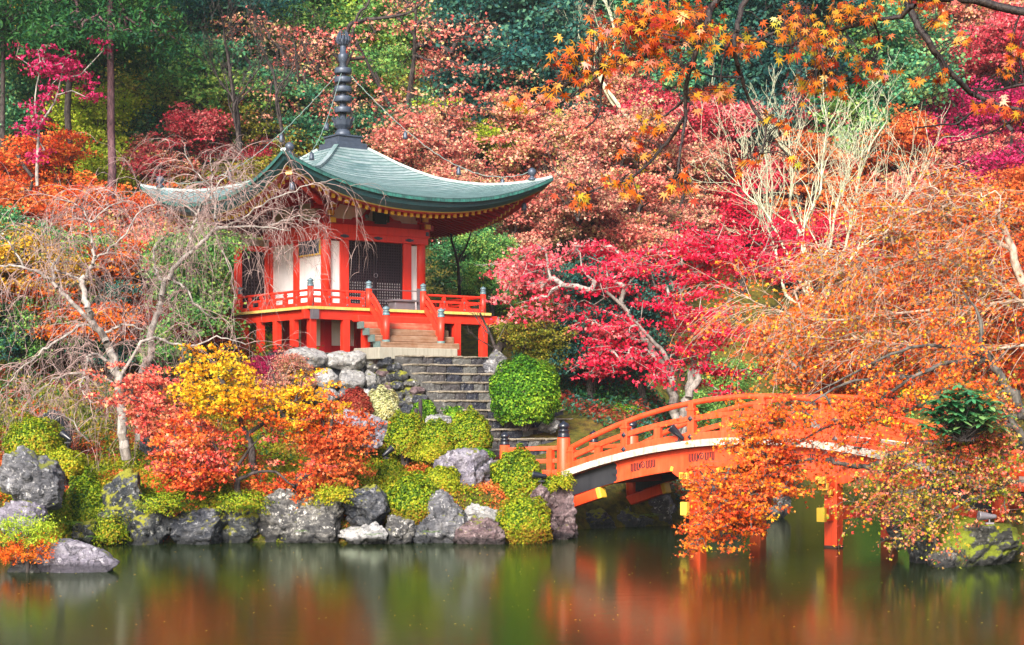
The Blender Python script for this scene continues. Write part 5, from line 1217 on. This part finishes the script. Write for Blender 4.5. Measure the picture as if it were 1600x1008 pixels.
near_maple('pink and olive maple drooping over the right bank rocks', [(1450, 715, 75, 36), (1520, 745, 80, 45), (1410, 780, 55, 34), (1560, 665, 55, 45), (1470, 800, 70, 34), (1580, 775, 40, 30), (1370, 800, 30, 22), (1590, 740, 40, 50), (1530, 690, 60, 34), (1420, 830, 40, 16)], 150, T4,
    [('pinkgreen', 5), ('coral', 2), ('mustard', 2), ('azalea', 1.5)], 83, 22, .06, .17, 3, W(1650, 890, Y), whips=dict(n=110, dirv=(-.6, -.2, .12), spread=.45, lens=(.5, 1.15), per=22, r=.006, jit=.06, sub=.5))
# broad-leaved evergreen shrub by the bridge end
Yb = 29.6; c = W(1506, 672, Yb); root = thing('rhododendron', 'glossy broad leaved evergreen shrub at the right end of the bridge', 'shrub', c); g = rng(91); v_ = []; f_ = []; P0 = []; P1 = []; nv = 0
for k in range(150):
    e = g.normal(size=3); e /= np.linalg.norm(e); e *= np.array([.85, .55, .42]) * g.random() ** .5; e[2] += .45 - .35 * abs(e[0]); P0.append([g.normal() * .05, g.normal() * .05, -.2]); P1.append(e)
    for j in range(8):
        a = j * .785 + g.uniform(-.2, .2); d = np.array([math.cos(a), math.sin(a), g.uniform(-.35, .35)]); s_ = np.array([-math.sin(a), math.cos(a), 0]); L0 = g.uniform(.16, .25); w = L0 * .2; dn = np.array([0, 0, -.035])
        q = [e, e + d * L0 * .4 + s_ * w, e + d * L0 * .75 + s_ * w * .8 + dn * .5, e + d * L0 + dn, e + d * L0 * .75 - s_ * w * .8 + dn * .5, e + d * L0 * .4 - s_ * w]
        v_ += q; f_.append(list(range(nv, nv + 6))); nv += 6
link('foliage', mesh_np('foliage', v_, f_, leafm('glossy')), root); vv, ff = frusta(P0, P1, np.full(len(P0), .012), np.full(len(P0), .006), 5); link('stem', mesh_np('stem', vv, ff, BARK, True), root)

# ---- low maples on the left bank
Y = 37.2
def low_maple(label, bs, n, tr, pal, seed, Y_, per=30, leaf=.08, rad=.21, bark=BARK, pals=None):
    C = blob_points(px_blobs(bs, Y_), int(n * 1.0), rng(seed), .32, -.3)
    if pals:
        py = CY - (C[:, 2] - CH) / C[:, 1] * F + rng(seed).normal(size=len(C)) * 14; pals = [(p, (py >= lo) & (py < hi)) for p, lo, hi in pals]
    return tree('maple_tree', label, 'tree', px_line([tr[0][0]], Y_)[0], [(px_line(t, Y_, .2, i), .09 if i == 0 else .05, .03 if i == 0 else .015) for i, t in enumerate(tr)], C, pal, bark, seed, per=per, rad=rad, leaf=leaf, twigs=3, tip=.008, pals=pals, maxr=.05)
low_maple('golden yellow maple in the middle of the left bank', [(330, 590, 60, 34, .4), (370, 570, 35, 25), (300, 625, 45, 25), (395, 620, 55, 30), (460, 620, 55, 34, .2), (500, 650, 50, 28), (440, 660, 60, 24), (350, 640, 60, 22)], 290, [[(400, 740), (385, 680), (368, 630), (350, 600)], [(385, 680), (430, 650), (470, 620)], [(368, 640), (320, 610)]], 'gold', 101, 37.0, pals=[('gold', -999, 648), ('orange', 648, 9999)])
low_maple('salmon pink maple spreading to the left below the bare cherry trees', [(190, 620, 60, 26), (240, 600, 60, 24, .4), (150, 640, 35, 14), (250, 650, 60, 25), (200, 665, 55, 16), (290, 675, 55, 22)], 230, [[(330, 760), (300, 700), (260, 650), (210, 620)], [(280, 675), (250, 620), (230, 600)]], 'coral', 102, 37.6)
low_maple('orange red maple hanging low over the left shore', [(300, 700, 75, 28), (250, 740, 45, 30), (350, 720, 70, 34), (400, 700, 60, 24), (420, 740, 60, 24), (290, 760, 45, 16), (460, 770, 45, 20), (290, 670, 50, 20), (470, 735, 50, 22)], 340, [[(375, 790), (370, 750), (350, 720), (330, 690)], [(370, 750), (420, 735), (460, 760)], [(352, 725), (290, 740)], [(360, 740), (400, 690)]], 'fire', 103, 36.4, pals=[('fire', -999, 700), ('coral', 700, 725), ('fire', 725, 999)])
low_maple('slender orange brown maple leaning right over the moss bank', [(500, 700, 50, 26), (550, 690, 45, 20), (590, 680, 28, 12), (520, 740, 45, 22), (545, 660, 35, 16), (480, 760, 40, 18), (500, 640, 30, 20)], 170, [[(506, 790), (508, 740), (512, 690), (520, 650)], [(508, 720), (550, 690), (590, 680)], [(508, 750), (480, 720)]], 'rust', 104, 36.6, per=34)

# ---- bare weeping cherries at the left
def weeping(label, trunks, Y_, seed, ntw, base, lens=(.8, 2.4)):
    g = rng(seed); base = np.asarray(base); root = thing('cherry_tree', label, 'tree', base); P0, P1, R0, R1 = [], [], [], []; src = []
    for pts, a, b in trunks:
        c = catmull(px_line(pts, Y_, .0), 5); c[:, 1] += np.cumsum(g.normal(size=len(c)) * .07); rr = np.linspace(a * .85, b * .8, len(c)); c[1:-1] += g.normal(size=(len(c) - 2, 3)) * .02
        for i in range(len(c) - 1): P0.append(c[i]); P1.append(c[i + 1]); R0.append(rr[i]); R1.append(rr[i + 1])
        for i in range(len(c)):
            if rr[i] < .085: src.append((c[i], c[min(i + 1, len(c) - 1)] - c[max(i - 1, 0)], rr[i]))
    T0, T1, S0, S1 = [], [], [], []
    def whip(p, d, L_, r, depth):
        n = 9; st = L_ / n; d = d / np.linalg.norm(d); q = p
        for i in range(n):
            d = d + np.array([g.normal() * .10, g.normal() * .10, -.16 - .07 * i * (depth == 0) + g.normal() * .06]); d /= np.linalg.norm(d); e = q + d * st; a = r * (1 - i / n * .75); b = r * (1 - (i + 1) / n * .75)
            T0.append(q); T1.append(e); S0.append(a); S1.append(b); q = e
            if depth < 2 and i > 0 and g.random() < (.75 if depth == 0 else .3): whip(q, d + g.normal(size=3) * .75 + np.array([0, 0, .35]), L_ * g.uniform(.3, .6), max(r * .62, .0055), depth + 1)
    for k in range(ntw):
        p, t, r = src[g.integers(len(src))]; a = g.uniform(0, 6.28); d = np.array([math.cos(a) * 1.2, math.sin(a) * .8, g.uniform(.1, 1.1)]) + t / (np.linalg.norm(t) + 1e-6) * .6
        whip(p, d, g.uniform(*lens), .011, 0)
    v, f = frusta(np.array(P0) - base, np.array(P1) - base, R0, np.array(R1), 9); link('trunk', mesh_np('trunk', v, f, BARKP, True), root)
    v, f = frusta(np.array(T0) - base, np.array(T1) - base, S0, S1, 3); link('twigs', mesh_np('twigs', v, f, TWIG, True), root); return root
TWIG = bark_mat('pale_twig', (.22, .13, .12), (.44, .32, .29), 3)
weeping('bare weeping cherry with a pale trunk and limbs reaching the left edge', [
 ([(198, 715), (190, 650), (182, 590), (172, 545), (150, 506), (144, 479), (132, 442), (137, 429), (148, 406), (145, 374), (142, 347)], .145, .022), ([(150, 506), (110, 470), (87, 447), (75, 420), (78, 401)], .07, .03), ([(82, 436), (46, 420), (0, 415), (-30, 420)], .045, .02), ([(132, 442), (105, 429), (87, 420), (70, 400)], .04, .015),
 ([(158, 515), (132, 509), (91, 534), (59, 561), (27, 588), (0, 620)], .05, .012), ([(165, 520), (192, 509), (228, 515)], .04, .015), ([(180, 570), (150, 556), (137, 588), (132, 607), (150, 630)], .05, .012), ([(186, 590), (228, 529), (265, 536), (292, 540), (328, 525), (374, 536)], .05, .014),
 ([(148, 406), (190, 375), (220, 330), (250, 318)], .035, .012), ([(142, 347), (120, 320), (90, 315)], .025, .01), ([(142, 347), (175, 318), (200, 312)], .025, .01), ([(40, 420), (20, 380), (0, 370)], .03, .01), ([(182, 600), (120, 580), (70, 600), (30, 640)], .035, .01), ([(140, 690), (100, 650), (60, 690)], .02, .008)], 39.5, 111, 150, W(197, 715, 39.5))
weeping('bare weeping cherry with a grey forked trunk, its twigs hanging across the pavilion wall', [
 ([(218, 712), (219, 640), (222, 579), (237, 556), (239, 520), (249, 479), (258, 442), (265, 433), (292, 401), (319, 379), (338, 360), (365, 356), (411, 356), (456, 363)], .13, .018), ([(338, 360), (335, 328), (330, 300), (328, 270), (326, 240)], .05, .012), ([(292, 401), (301, 365), (310, 338), (328, 306), (347, 274), (375, 230)], .055, .012), ([(265, 433), (292, 452), (310, 479), (338, 502)], .04, .012),
 ([(345, 357), (380, 340), (430, 310), (480, 290), (510, 285)], .035, .01), ([(258, 442), (242, 424), (240, 390), (255, 370)], .05, .014), ([(411, 356), (460, 340), (500, 350)], .025, .009), ([(328, 290), (300, 260), (285, 220)], .025, .009), ([(347, 274), (390, 290), (420, 280)], .022, .008), ([(319, 379), (300, 330), (270, 310), (230, 300)], .03, .01), ([(338, 370), (360, 420), (370, 470)], .022, .008)], 41.5, 112, 125, W(218, 712, 41.5))

# ---- bare pale trees in the middle right and high up
def bare(label, trunks, Y_, seed, base, bark, n2=9, spread=.5, up=.7, lens=(1.0, 2.6), name='bare_tree', tipr=.02):
    g = rng(seed); base = np.asarray(base); root = thing(name, label, 'tree', base); P0, P1, R0, R1 = [], [], [], []
    def limb(p, d, L_, r, depth):
        n = 6; q = p; d = d / np.linalg.norm(d)
        for i in range(n):
            d = d + g.normal(size=3) * .13 + np.array([0, 0, .05]); d /= np.linalg.norm(d); e = q + d * L_ / n; a = r * (1 - i / n * .6); b = r * (1 - (i + 1) / n * .6); P0.append(q); P1.append(e); R0.append(a); R1.append(b); q = e
            if depth < 3 and i > 0 and g.random() < .62: limb(q, d + g.normal(size=3) * spread + np.array([0, 0, up * .35]), L_ * g.uniform(.4, .7), max(b * .6, .007), depth + 1)
    for pts, a, b in trunks:
        c = catmull(np.vstack([base, px_line(pts, Y_)]), 5); c[3:, 1] += np.cumsum(g.normal(size=len(c) - 3) * .1); rr = np.linspace(a, b, len(c))
        for i in range(len(c) - 1): P0.append(c[i]); P1.append(c[i + 1]); R0.append(rr[i]); R1.append(rr[i + 1])
        for k in range(n2):
            i = g.integers(len(c) // 3, len(c)); t = c[min(i + 1, len(c) - 1)] - c[i - 1]; t /= np.linalg.norm(t); limb(c[i], t * .6 + g.normal(size=3) * spread + np.array([0, 0, up]), g.uniform(*lens), max(rr[i] * .5, .013), 1)
    v, f = frusta(np.array(P0) - base, np.array(P1) - base, R0, R1, 5); link('trunk', mesh_np('trunk', v, f, bark, True), root); return root
bare('bare lichen pale tree with upright forking branches right of centre', [([(1262, 470), (1255, 375), (1268, 330), (1281, 297), (1285, 240), (1290, 190)], .075, .02), ([(1290, 470), (1320, 400), (1333, 345), (1345, 290), (1360, 230), (1385, 190)], .07, .02), ([(1230, 460), (1212, 380), (1202, 345), (1200, 266), (1195, 215)], .065, .02), ([(1300, 440), (1360, 370), (1400, 330), (1430, 290)], .06, .018), ([(1255, 375), (1235, 320), (1240, 270), (1225, 220)], .06, .02), ([(1202, 345), (1170, 310), (1150, 290)], .05, .02), ([(1270, 430), (1300, 380), (1310, 320), (1330, 260)], .07, .02)], 53, 121, W(1270, 480, 53), BARKL, 15, lens=(.8, 2.4))
bare('bare pale tree with thin arching limbs at the top centre', [([(990, 200), (940, 130), (915, 90), (880, 40), (850, -10)], .12, .04), ([(940, 130), (960, 70), (950, 20), (935, -20)], .08, .03), ([(915, 90), (890, 95), (860, 70), (830, 30)], .06, .02)], 66, 122, W(990, 205, 66), BARKL, 6, lens=(1, 2.2))
bare('thin dark branched tree behind the crimson maple left of centre', [([(905, 330), (895, 300), (880, 280), (860, 260)], .05, .02), ([(900, 330), (925, 290), (945, 270)], .05, .02)], 57, 123, W(903, 345, 57), BARK, 5, lens=(.6, 1.4))
bare('dark leaning trunk beside the right veranda posts', [([(772, 560), (790, 530), (815, 515), (842, 505)], .16, .07), ([(775, 550), (765, 520), (750, 490)], .06, .03)], 47.5, 124, W(772, 565, 47.5), BARK, 3, lens=(.5, 1.0))
bare('short slim dark tree right of the pavilion wall', [([(718, 440), (716, 410), (708, 380), (712, 360)], .06, .025), ([(716, 412), (728, 390), (735, 370)], .04, .02)], 53.5, 125, W(718, 470, 53.5), BARK, 3, lens=(.5, 1.0))

# ---- overhanging maple close to the camera, top right
YF = 8.2
LOBES = []
for a_, l_ in ((-2.35, .42), (-1.45, .78), (-.72, .95), (0, 1.08), (.72, .95), (1.45, .78), (2.35, .42)): LOBES.append((a_, l_))
def maple_leaf(c, size, n, t, g):
    b = np.cross(n, t); pts = []
    for i, (a, l) in enumerate(LOBES):
        if i: am = (a + LOBES[i - 1][0]) / 2; pts.append((am, .30, .0))
        pts.append((a, l, 1))
    pts.append((math.pi, .08, 0)); out_ = []
    for a, l, k in pts:
        bend = -.16 * l * l - (.10 * g.random() if k else 0); out_.append(c + size * (t * math.cos(a) * l + b * math.sin(a) * l + n * bend))
    return out_
g = rng(131); brs = [
 ([(1660, 40), (1560, 10), (1427, -4), (1432, 31), (1458, 79), (1495, 126), (1537, 157), (1600, 173), (1660, 190)], .022, .008),
 ([(1240, -60), (1180, -30), (1122, 0), (1101, 42), (1091, 68), (1075, 121), (1070, 184), (1064, 231), (1057, 278)], .017, .004), ([(1091, 68), (1050, 72), (1009, 87), (944, 105), (900, 125), (865, 142), (791, 157)], .011, .003), ([(944, 105), (940, 140), (935, 180), (915, 200)], .006, .003), ([(975, 97), (930, 120), (880, 160), (850, 165)], .006, .003),
 ([(1260, -60), (1200, -30), (1164, 0), (1151, 47), (1146, 79), (1159, 121), (1175, 168), (1196, 200), (1190, 240)], .015, .004), ([(1430, 10), (1400, 28), (1364, 31), (1310, 48), (1270, 60), (1222, 73), (1190, 60)], .012, .004), ([(1660, 120), (1600, 132), (1547, 142), (1520, 138)], .010, .004), ([(1070, 184), (1040, 225), (1022, 247), (986, 278), (938, 294), (881, 320)], .009, .003),
 ([(1075, 150), (1040, 180), (1000, 190)], .006, .003), ([(1146, 79), (1190, 60), (1230, 40), (1260, 10)], .008, .003), ([(1159, 121), (1120, 120), (1085, 110)], .006, .003), ([(1537, 157), (1500, 190), (1470, 195), (1430, 200)], .007, .003), ([(1600, 180), (1540, 210), (1480, 225)], .007, .003), ([(1300, 48), (1290, 85), (1280, 110)], .006, .003), ([(1364, 31), (1375, 70), (1360, 100)], .006, .003), ([(1151, 47), (1130, 90), (1125, 140)], .006, .003), ([(1101, 42), (1040, 30), (990, 55)], .008, .003)]
yk = [1.5, 0, .2, .2, .3, .5, .9, 1.6, .3, .2, .6, .4, 1.6, 1.7, .9, 1.0, .4, .1]; trn = []; 
for (pts, a, b), d in zip(brs, yk): trn.append((px_line([(x, y, d + .1 * math.sin(i * 1.3)) for i, (x, y) in enumerate(pts)], YF), a * 1.25, b * 1.25))
tb = np.array([4.9, 9.3, gz(4.9, 9.3) - .2]); trn = [(np.array([tb, tb + [.1, 0, 1.5], tb + [-.1, .1, 3.0], tb + [-.5, 0, 4.2]]), .16, .09), (np.array([tb + [-.1, .1, 3.0], [3.6, 9.6, 4.9], trn[0][0][0]]), .05, .024), (np.array([tb + [-.5, 0, 4.2], [2.9, 8.8, 5.9], [1.8, 8.4, 5.6], trn[1][0][0]]), .06, .018), (np.array([[1.8, 8.4, 5.6], [1.6, 8.6, 5.5], trn[5][0][0]]), .03, .016), (np.array([tb + [-.1, .1, 3.0], [3.9, 9.8, 4.6], trn[7][0][0]]), .03, .011), (np.array([tb + [-.1, .1, 2.6], [4.0, 9.9, 4.2], trn[13][0][0]]), .02, .008)] + trn
clus = [(885, 95, 40, 30, 14), (960, 95, 35, 28, 12), (940, 60, 35, 30, 12), (1000, 50, 45, 40, 30), (1050, 40, 45, 40, 34), (1020, 85, 40, 25, 20), (1085, 25, 30, 30, 18), (850, 150, 35, 18, 10), (805, 160, 22, 12, 6), (910, 125, 35, 18, 10), (1040, 20, 60, 25, 22), (985, 30, 35, 28, 14),
 (1110, 60, 35, 30, 14), (1160, 70, 38, 26, 20), (1130, 140, 26, 18, 14), (1085, 150, 25, 18, 8), (1240, 40, 45, 35, 26), (1290, 60, 45, 30, 22), (1255, 75, 30, 20, 10), (1340, 15, 60, 22, 26), (1440, 5, 40, 14, 16), (1270, 130, 35, 22, 16), (1310, 130, 30, 18, 14), (1345, 95, 18, 14, 6), (1370, 110, 22, 14, 10), (1290, 95, 30, 14, 10),
 (1475, 115, 20, 14, 6), (1440, 125, 18, 10, 4), (1505, 60, 16, 14, 5), (1545, 165, 30, 16, 12), (1590, 175, 25, 18, 12), (1590, 80, 20, 26, 10), (1570, 110, 20, 14, 6), (1020, 190, 22, 18, 7), (1000, 240, 30, 20, 8), (960, 285, 30, 14, 8), (900, 310, 24, 14, 7), (1060, 290, 25, 20, 12), (985, 300, 18, 14, 5), (1200, 185, 18, 10, 4), (1225, 195, 16, 14, 5), (1175, 250, 16, 12, 4), (1155, 265, 12, 10, 3), (1240, 255, 14, 14, 3), (1060, 110, 22, 16, 6), (1370, 60, 20, 14, 5), (1460, 30, 24, 16, 8), (1090, 45, 30, 25, 12)]
V_, F_ = [], []; kk = 14; wood = np.vstack([t[0] for t in trn[6:]]); dense = np.vstack([catmull(t[0], 6) for t in trn[6:]]); TP0, TP1 = [], []
for cx_, cy_, rx, ry, n in clus:
    c0 = W(cx_, cy_, YF); pxd = np.stack([CX + dense[:, 0] / dense[:, 1] * F, CY - (dense[:, 2] - CH) / dense[:, 1] * F], 1); j = int(np.argmin(np.hypot(pxd[:, 0] - cx_, pxd[:, 1] - cy_))); Yc = dense[j, 1]; a_ = W(cx_, cy_, Yc)
    for k in range(int(n * 2.6)):
        p = W(cx_ + g.normal() * rx * .5, cy_ + g.normal() * ry * .5, Yc + g.normal() * .14); j = int(np.argmin(np.linalg.norm(dense - p, axis=1))); s_ = dense[j]
        dirv = p - s_; dirv[2] -= .06; t = dirv / (np.linalg.norm(dirv) + 1e-6) * .6 + np.array([g.normal() * .35, g.normal() * .35, -.75]); t /= np.linalg.norm(t)
        nn = np.array([g.normal() * .6, -.75 + g.normal() * .5, .5 + g.normal() * .5]); nn -= t * (nn @ t); nn /= np.linalg.norm(nn)
        V_ += maple_leaf(p, g.uniform(.028, .047), nn, t, g); F_.append(list(range(len(V_) - kk, len(V_))))
        m_ = (s_ + p) / 2 + np.array([0, 0, .02]); TP0 += [s_, m_]; TP1 += [m_, p]
V_ = np.array(V_); root = thing('overhanging_maple', 'dark maple branches with large orange leaves hanging close by at the top right', 'tree', tb)
sk = skeleton([(t - tb, a, b) for t, a, b in trn], np.zeros((0, 3)), g); sk = [np.concatenate([a, b]) for a, b in zip(sk, (np.array(TP0) - tb, np.array(TP1) - tb, np.full(len(TP0), .0022), np.full(len(TP0), .0016)))]
v, f = frusta(*sk, n=7); link('trunk', mesh_np('trunk', v, f, bark_mat('bark_wet', (.008, .006, .008), (.05, .035, .03), 60, .45), True), root)
LEAFO = leaf_mat('leaf_overhang', [(.26, .015, .008), (.48, .04, .008), (.66, .10, .01), (.74, .17, .012), (.78, .26, .018), (.76, .42, .03), (.5, .5, .04)], 3.2, .5, .5, .35)
link('crown', mesh_np('crown', V_ - tb, F_, LEAFO), root)

# ---- little golden conifer on the rock, ferns and sprouts
Yc = 29.7; c = W(42, 884, Yc); root = thing('dwarf_conifer', 'little conifer, lime above and rusty orange below, on the pond rock at the left', 'conifer', c); g = rng(141); pts = []
for k in range(70):
    a = g.uniform(0, 6.28); h = g.uniform(.05, .78); r = (.56 - .45 * abs(h - .32)) * g.random() ** .4; pts.append([math.cos(a) * r, math.sin(a) * r * .8, h + .12 * r])
pts = np.array(pts); sk = skeleton([(np.array([(0, 0, -.2), (.03, 0, .25), (-.02, 0, .6)]), .05, .02)], pts, g, .1, .005); v, f = frusta(*sk, n=5); link('trunk', mesh_np('trunk', v, f, BARK, True), root)
hi = pts[:, 2] + np.hypot(pts[:, 0], pts[:, 1]) * .45 > .52
for pl, s_ in (('lime', hi), ('orange', ~hi)):
    (v, f), _ = sprays(pts[s_], 60, .13, g, .055, .3, .5, -.6, .35); link('crown', mesh_np('crown', v, f, leafm(pl)), root)
def fern(px, py, Y_, k, label, seed):
    g = rng(seed); c = W(px, py, Y_); root = thing('fern', label, 'fern', c); V2, F2 = [], []
    for i in range(13):
        a = i * 2.4; L_ = k * g.uniform(.7, 1.1); d = np.array([math.cos(a), math.sin(a), 0]); s_ = np.array([-math.sin(a), math.cos(a), 0])
        for j in range(12):
            t = (j + 1) / 12; p = d * L_ * t + np.array([0, 0, L_ * (.75 * t - .8 * t * t) + .06]); w = L_ * .24 * (1 - t) * (.5 + t) + .01
            for q in (-1, 1): n0 = len(V2); V2 += [p, p + s_ * q * w + d * w * .3 + [0, 0, -.03 * w], p + s_ * q * w * .6 + d * w * .55, p + d * L_ * .05]; F2.append([n0, n0 + 1, n0 + 2, n0 + 3])
    link('fronds', mesh_np('fronds', V2, F2, leafm('box')), root)
fern(270, 800, 35.5, .45, 'bright green fern between the blue black shore boulders', 151); fern(385, 800, 35.5, .4, 'bright green fern on the dark overhanging boulder below the orange maple', 152); fern(582, 842, 35.2, .28, 'small fern at the waterline below the big smooth boulder', 153); fern(674, 838, 35.2, .3, 'small fern at the foot of the leaning grey green slab', 157); fern(150, 846, 34.9, .3, 'small fern at the waterline left of the flat topped dark boulder', 158); fern(1018, 812, 40.0, .4, 'green grassy tuft in the shade under the bridge', 154); fern(470, 836, 35.4, .22, 'tiny fern low on the broad grey streaked slab', 155); fern(110, 826, 35.2, .5, 'green fern at the water below the steep left bush', 156)

for i, (px, y0, y1, r_, lb) in enumerate(((925, 545, 650, .07, 'thin dark trunk in the shade right of the big round clipped bush'), (905, 540, 655, .05, 'very thin dark trunk just right of the big round clipped bush'), (965, 590, 650, .05, 'short dark trunk in the shade left of the crimson maple trunk'))):
    bare(lb, [([(px, y1 + 12), (px + 3, (y0 + y1) / 2), (px - 2, y0), (px + 2, y0 - 60)], r_, r_ * .5)], 47.5 + i * .6, 160 + i, W(px, y1 + 12, 47.5 + i * .6), BARK, 3, lens=(.4, .9))

bare('dark forked trunk standing in the green woods left of the spire', [([(372, 215), (368, 170), (360, 120), (352, 60)], .12, .05), ([(368, 170), (392, 130), (410, 90)], .05, .02), ([(366, 160), (345, 130), (330, 95)], .05, .02)], 60, 171, W(374, 235, 60), BARK, 6, lens=(1, 2.4))
bare('slim dark branching tree in the green woods close to the left of the spire', [([(440, 200), (432, 150), (425, 110), (405, 70)], .08, .03), ([(432, 150), (455, 115), (462, 85)], .04, .02)], 60, 172, W(443, 225, 60), BARK, 6, lens=(.8, 2))
bare('dark limb reaching right across the yellow green maple at the top centre', [([(540, 60), (560, 35), (600, 30), (640, 18), (670, -5)], .11, .04), ([(556, 40), (575, 10), (585, -20)], .07, .03)], 64, 173, W(520, 190, 64), BARK, 4, lens=(.6, 1.6))
# ---------------------------------------------------------------- damp air
m, N, L = new_mat('haze'); o_ = N.new('ShaderNodeOutputMaterial'); pv = N.new('ShaderNodeVolumePrincipled')
pv.inputs['Color'].default_value = (.86, .92, 1, 1); pv.inputs['Density'].default_value = .0003; pv.inputs['Anisotropy'].default_value = .2
L.new(pv.outputs[0], o_.inputs['Volume'])
hz = MB().box(-175, 175, -65, 225, -3, 95).build('haze', m); tag(hz, kind='stuff')
